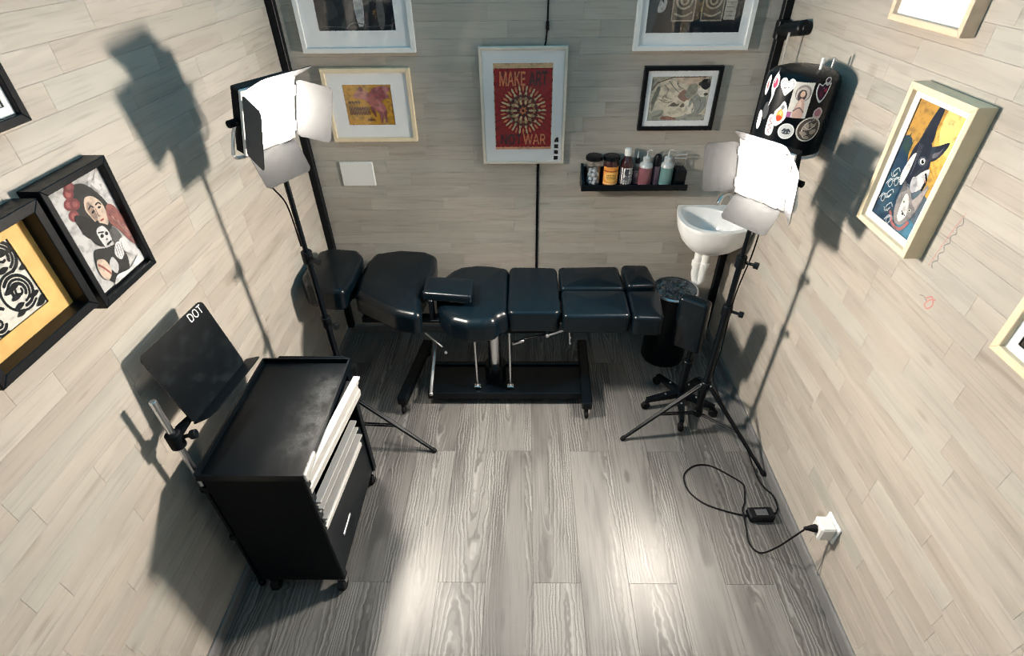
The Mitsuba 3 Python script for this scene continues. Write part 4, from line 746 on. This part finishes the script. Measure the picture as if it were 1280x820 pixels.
a = Cut(.030, .036, shp(.03, .036, [(.5, 1), (.92, .75), (.95, .4), (.7, .0), (.3, .0), (.06, .4), (.1, .78)]), (.60, .50, .50)); a.B([(.5, .88), (.8, .68), (.82, .4), (.5, .3), (.2, .45), (.22, .72)], (.46, .20, .24)); a.R(.36, .0, .66, .22, (.6, .5, .42)); sticker(12, 1.466, a, 'pink sticker on the rim of the large round sticker')
a = Cut(.020, .086, shp(.02, .086, [(.7, 1.0), (.62, .88), (.95, .76), (.98, .56), (.74, .46), (.66, .24), (.3, .0), (.36, .26), (.1, .44), (.04, .62), (.3, .80), (.56, .9)]), (.66, .66, .66)); a.B([(.5, .74), (.8, .68), (.78, .54), (.46, .48), (.2, .56), (.26, .68)], (.40, .06, .12)); sticker(-68, 1.535, a, 'long white sticker with red heart', 1.45)
a = Cut(.026, .060, shp(.026, .06, [(.5, 1), (.9, .92), (.98, .5), (.9, .1), (.5, .0), (.08, .1), (.02, .5), (.12, .92)]), wht); a.L([(.5, .85), (.3, .7), (.7, .6), (.3, .48), (.7, .36), (.35, .25), (.6, .14)], .003, (.45, .22, .22)); sticker(-57, 1.415, a, 'white capsule sticker')
a = Cut(.022, .055, shp(.022, .055, [(.7, 1), (.98, .8), (.9, .3), (.6, .0), (.1, .1), (.04, .5), (.3, .8)]), (.66, .66, .66)); a.B([(.5, .7), (.75, .55), (.6, .3), (.3, .4)], (.40, .16, .16)); sticker(-86, 1.535, a, 'white curled sticker at the left edge')
a = Cut(.024, .050, shp(.024, .05, [(.5, 1), (.95, .7), (.9, .2), (.5, .0), (.1, .2), (.05, .7)]), (.06, .065, .07)); sticker(-74, 1.455, a, 'dark oval sticker')
a = Cut(.024, .055, shp(.024, .055, [(.5, 1), (.95, .8), (.95, .2), (.5, .0), (.1, .2), (.05, .8)]), wht); a.E(.5, .5, .2, .2, (.3, .3, .3)); sticker(-86, 1.418, a, 'white sticker at the lower left edge')
t = thing('wall_bracket', 'black rounded bracket on the right wall beside the corner post', 'bracket')
solo(t, cat([cyl((1.070, 2.53, 1.622), (1.070, 2.32, 1.660), .027, 28, .006), box2((1.045, 2.50, 1.59), (XR, 2.538, 1.66), .004), cyl((XR, 2.34, 1.656), (1.062, 2.34, 1.656), .024, 24, .004)]), 'm_black')

# ------------------------------------------------------------------ waste bin and armrest stand
t = thing('waste_bin', 'round black waste bin lined with crumpled clear plastic under the wash basin', 'bin')
part(t, 'bin_body', lathe([(0, 0), (.112, 0), (.118, .006), (.117, .43), (.119, .436), (.121, .445), (.119, .452), (.113, .452), (.112, .44), (.110, .02), (0, .015)], 56, (.79, 2.345, 0)), 'm_blacksatin')
part(t, 'bin_rim', lathe([(.112, .446), (.122, .446), (.123, .452), (.118, .458), (.112, .456)], 56, (.79, 2.345, 0)), 'm_steel')
na = 150; a = np.linspace(0, 2 * np.pi, na, endpoint=False); rows = []
for r_ in [.112, .108] + list(np.linspace(.104, .004, 24)):
    z = .452 if r_ > .11 else .414 + .35 * max(r_ - .06, 0)
    p = np.c_[.79 + r_ * np.cos(a), 2.345 + r_ * np.sin(a), np.full(na, z)]
    if r_ < .11: q = A(p); p[:, 2] += (np.abs(meshkit.fbm(q * 32, 3, 5) - .5) * .10 + np.abs(meshkit.noise(q * 85, 9) - .5) * .022) * min(1, (.112 - r_) / .012)
    rows.append(p)
V = np.vstack(rows); F = []
for i in range(len(rows) - 1):
    for j in range(na): p, q = i * na + j, i * na + (j + 1) % na; F += [[p, q, q + na], [p, q + na, p + na]]
scene['m_bag'] = pr((.05, .06, .068), .16, spec=1.)
part(t, 'bin_liner', trimesh.Trimesh(V, F, process=False), 'm_bag', False, 'crumpled grey plastic liner')
t = thing('armrest_stand', 'black padded tattoo armrest on a column stand in the right back corner', 'armrest')
ax_, ay_ = .79, 1.945
# pad: upright, turned, long side up
d = A([.80, -.60, 0]); d /= np.linalg.norm(d); nrm = np.cross(d, [0, 0, 1.]); up = A([0, 0, 1.]) * math.cos(.16) + A([0, 1, 0]) * math.sin(.16) * -1; up -= d * (up @ d); up /= np.linalg.norm(up)
pad = cushion([(-.068, -.15), (.068, -.15), (.068, .15), (-.068, .15)], -.03, .03, .018, .018, .003, .02)
nz_ = np.cross(d, up); part(t, 'pad', xf(pad, mat(d, up, nz_, (.757, 1.93, .535))), 'm_leather', True)
part(t, 'pad_bracket', cat([xf(box(.05, .09, .02, (0, -.02, -.036), .003), mat(d, up, nz_, (.757, 1.93, .535))), tube([(.757, 1.93 + .03, .50), (ax_, ay_, .46), (ax_, ay_, .40)], .010, 12)]), 'm_black')
part(t, 'column', cat([cyl((ax_, ay_, .06), (ax_, ay_, .30), .019, 22), cyl((ax_, ay_, .28), (ax_, ay_, .46), .013, 20), cyl((ax_, ay_, .27), (ax_, ay_, .305), .024, 22, .003)]), 'm_blacksatin')
for k in range(5):
    th = math.radians(117 + 72 * k); e = A([ax_ + .175 * math.cos(th), ay_ + .175 * math.sin(th), .06]); s = A([ax_, ay_, .085])
    dd = (e - s) / np.linalg.norm(e - s); sd = np.cross(dd, [0, 0, 1.]); sd /= np.linalg.norm(sd)
    arm = hull([s + sd * .018 * q + A([0, 0, z]) for q in (-1, 1) for z in (-.018, .018)] + [e + sd * .011 * q + A([0, 0, z]) for q in (-1, 1) for z in (-.010, .010)])
    k_ = part(t, 'base_leg', arm, 'm_blacksatin')
    part(k_, 'caster', cat([cyl(A([e[0], e[1], .022]) - sd * .012, A([e[0], e[1], .022]) + sd * .012, .022, 20, .004), cyl((e[0], e[1], .03), (e[0], e[1], .055), .007, 10)]), 'm_rubber')
    part(k_, 'bolt', ball(s + (e - s) * .45 + A([0, 0, .014]), .005, 1), 'm_chrome')

# ------------------------------------------------------------------ socket, adapter, cords on the floor
sock = t = thing('wall_socket', 'white wall socket plate low on the right wall', 'socket')
solo(t, box2((XR - .010, 1.038, .222), (XR, 1.118, .308), .003), 'm_plastic')
t = thing('plug_adapter', 'white cube plug adapter in the low socket on the right wall', 'adapter')
solo(t, box2((XR - .062, 1.043, .238), (XR - .010, 1.103, .303), .006), 'm_white')
for z in (.255, .285): part(t, 'socket_hole', cyl((XR - .0625, 1.073, z), (XR - .055, 1.073, z), .004, 10), 'm_blackmatte')
t = thing('power_adapter', 'black power brick with looping cords on the floor by the right wall', 'power adapter')
pa = box(.104, .056, .034, (0, 0, .017), .006); pa.apply_transform(mat((.998, .04, 0), (-.04, .998, 0), (0, 0, 1), (.985, 1.292, 0)))
solo(t, pa, 'm_black')
la = box(.05, .028, .0006, (0, 0, .0343), .0002); la.apply_transform(mat((.998, .04, 0), (-.04, .998, 0), (0, 0, 1), (.985, 1.292, 0))); part(t, 'rating_label', la, 'm_flapout', False, 'grey rating label')
def cord(pts, r=.0034): return tube(spline(pts, 8), r, 8)
z = .0036
part(t, 'cord', cord([(1.040, 1.54, .016), (1.044, 1.50, z), (1.047, 1.465, z), (1.058, 1.43, z), (1.076, 1.40, z), (1.080, 1.365, z), (1.074, 1.33, z), (1.055, 1.305, .008), (1.036, 1.297, .016)]), 'm_rubber')
k = part(t, 'cord', cord([(.934, 1.296, .016), (.915, 1.297, .006), (.844, 1.319, z), (.769, 1.354, z), (.721, 1.41, z), (.712, 1.472, z), (.729, 1.516, z), (.778, 1.552, z), (.830, 1.557, z), (.873, 1.539, z), (.923, 1.499, z), (.966, 1.456, z), (.964, 1.42, z), (.945, 1.36, z), (.925, 1.325, z), (.918, 1.29, .007), (.912, 1.24, z), (.902, 1.184, z), (.910, 1.146, z), (.936, 1.125, .012), (.965, 1.105, .09), (.988, 1.085, .20), (1.002, 1.075, .262)]), 'm_rubber')
part(k, 'plug', lathe([(0, 0), (.006, 0), (.008, .012), (.013, .03), (.015, .041), (0, .041)], 18, (.9965, 1.074, .268), A([1, 0, .02])), 'm_rubber')
part(sock, 'cord', tube(spline([(XR - .004, 1.06, .225), (XR - .004, 1.05, .16), (XR - .004, 1.035, .10), (XR - .012, 1.02, .052)], 6), .002, 8), 'm_steel', label='thin grey cord')

# ------------------------------------------------------------------ drawing marks on the right wall
scene['m_ink'] = pr((.12, .12, .13), .8); scene['m_redink'] = pr((.42, .16, .15), .8); scene['m_paleink'] = pr((.34, .32, .30), .8)
def mark(name, pts, r, b, label=None):                  # (y, z) on the wall
    m = tube(spline([(0, y, z) for y, z in pts], 5), r, 6); m.apply_scale((.15, 1, 1)); m.apply_translation((XR - .0002, 0, 0)); part('wall_right', name, m, b, 30, label)
zz = random.Random(2)
mark('ink_drawing', [(1.235 - .010 * (k % 2) + .002 * k, 1.395 - .014 * k) for k in range(12)], .0012, 'm_ink', 'scribbled vertical writing')
mark('ink_drawing', [(1.235, 1.41), (1.245, 1.36), (1.255, 1.30), (1.262, 1.24)], .0009, 'm_redink')
mark('ink_drawing', [(1.255, 1.20), (1.21, 1.235), (1.16, 1.25), (1.10, 1.235)], .0012, 'm_paleink', 'pale arc')
mark('ink_drawing', [(1.215, 1.165), (1.20, 1.18), (1.185, 1.165), (1.195, 1.145), (1.21, 1.15), (1.20, 1.17), (1.185, 1.18)], .002, 'm_redink', 'small red sketch')
mark('ink_drawing', [(1.24, 1.16), (1.225, 1.165), (1.21, 1.16)], .001, 'm_ink')
mark('ink_drawing', [(1.15, 1.14), (1.14, 1.16), (1.125, 1.165), (1.11, 1.18)], .001, 'm_paleink')
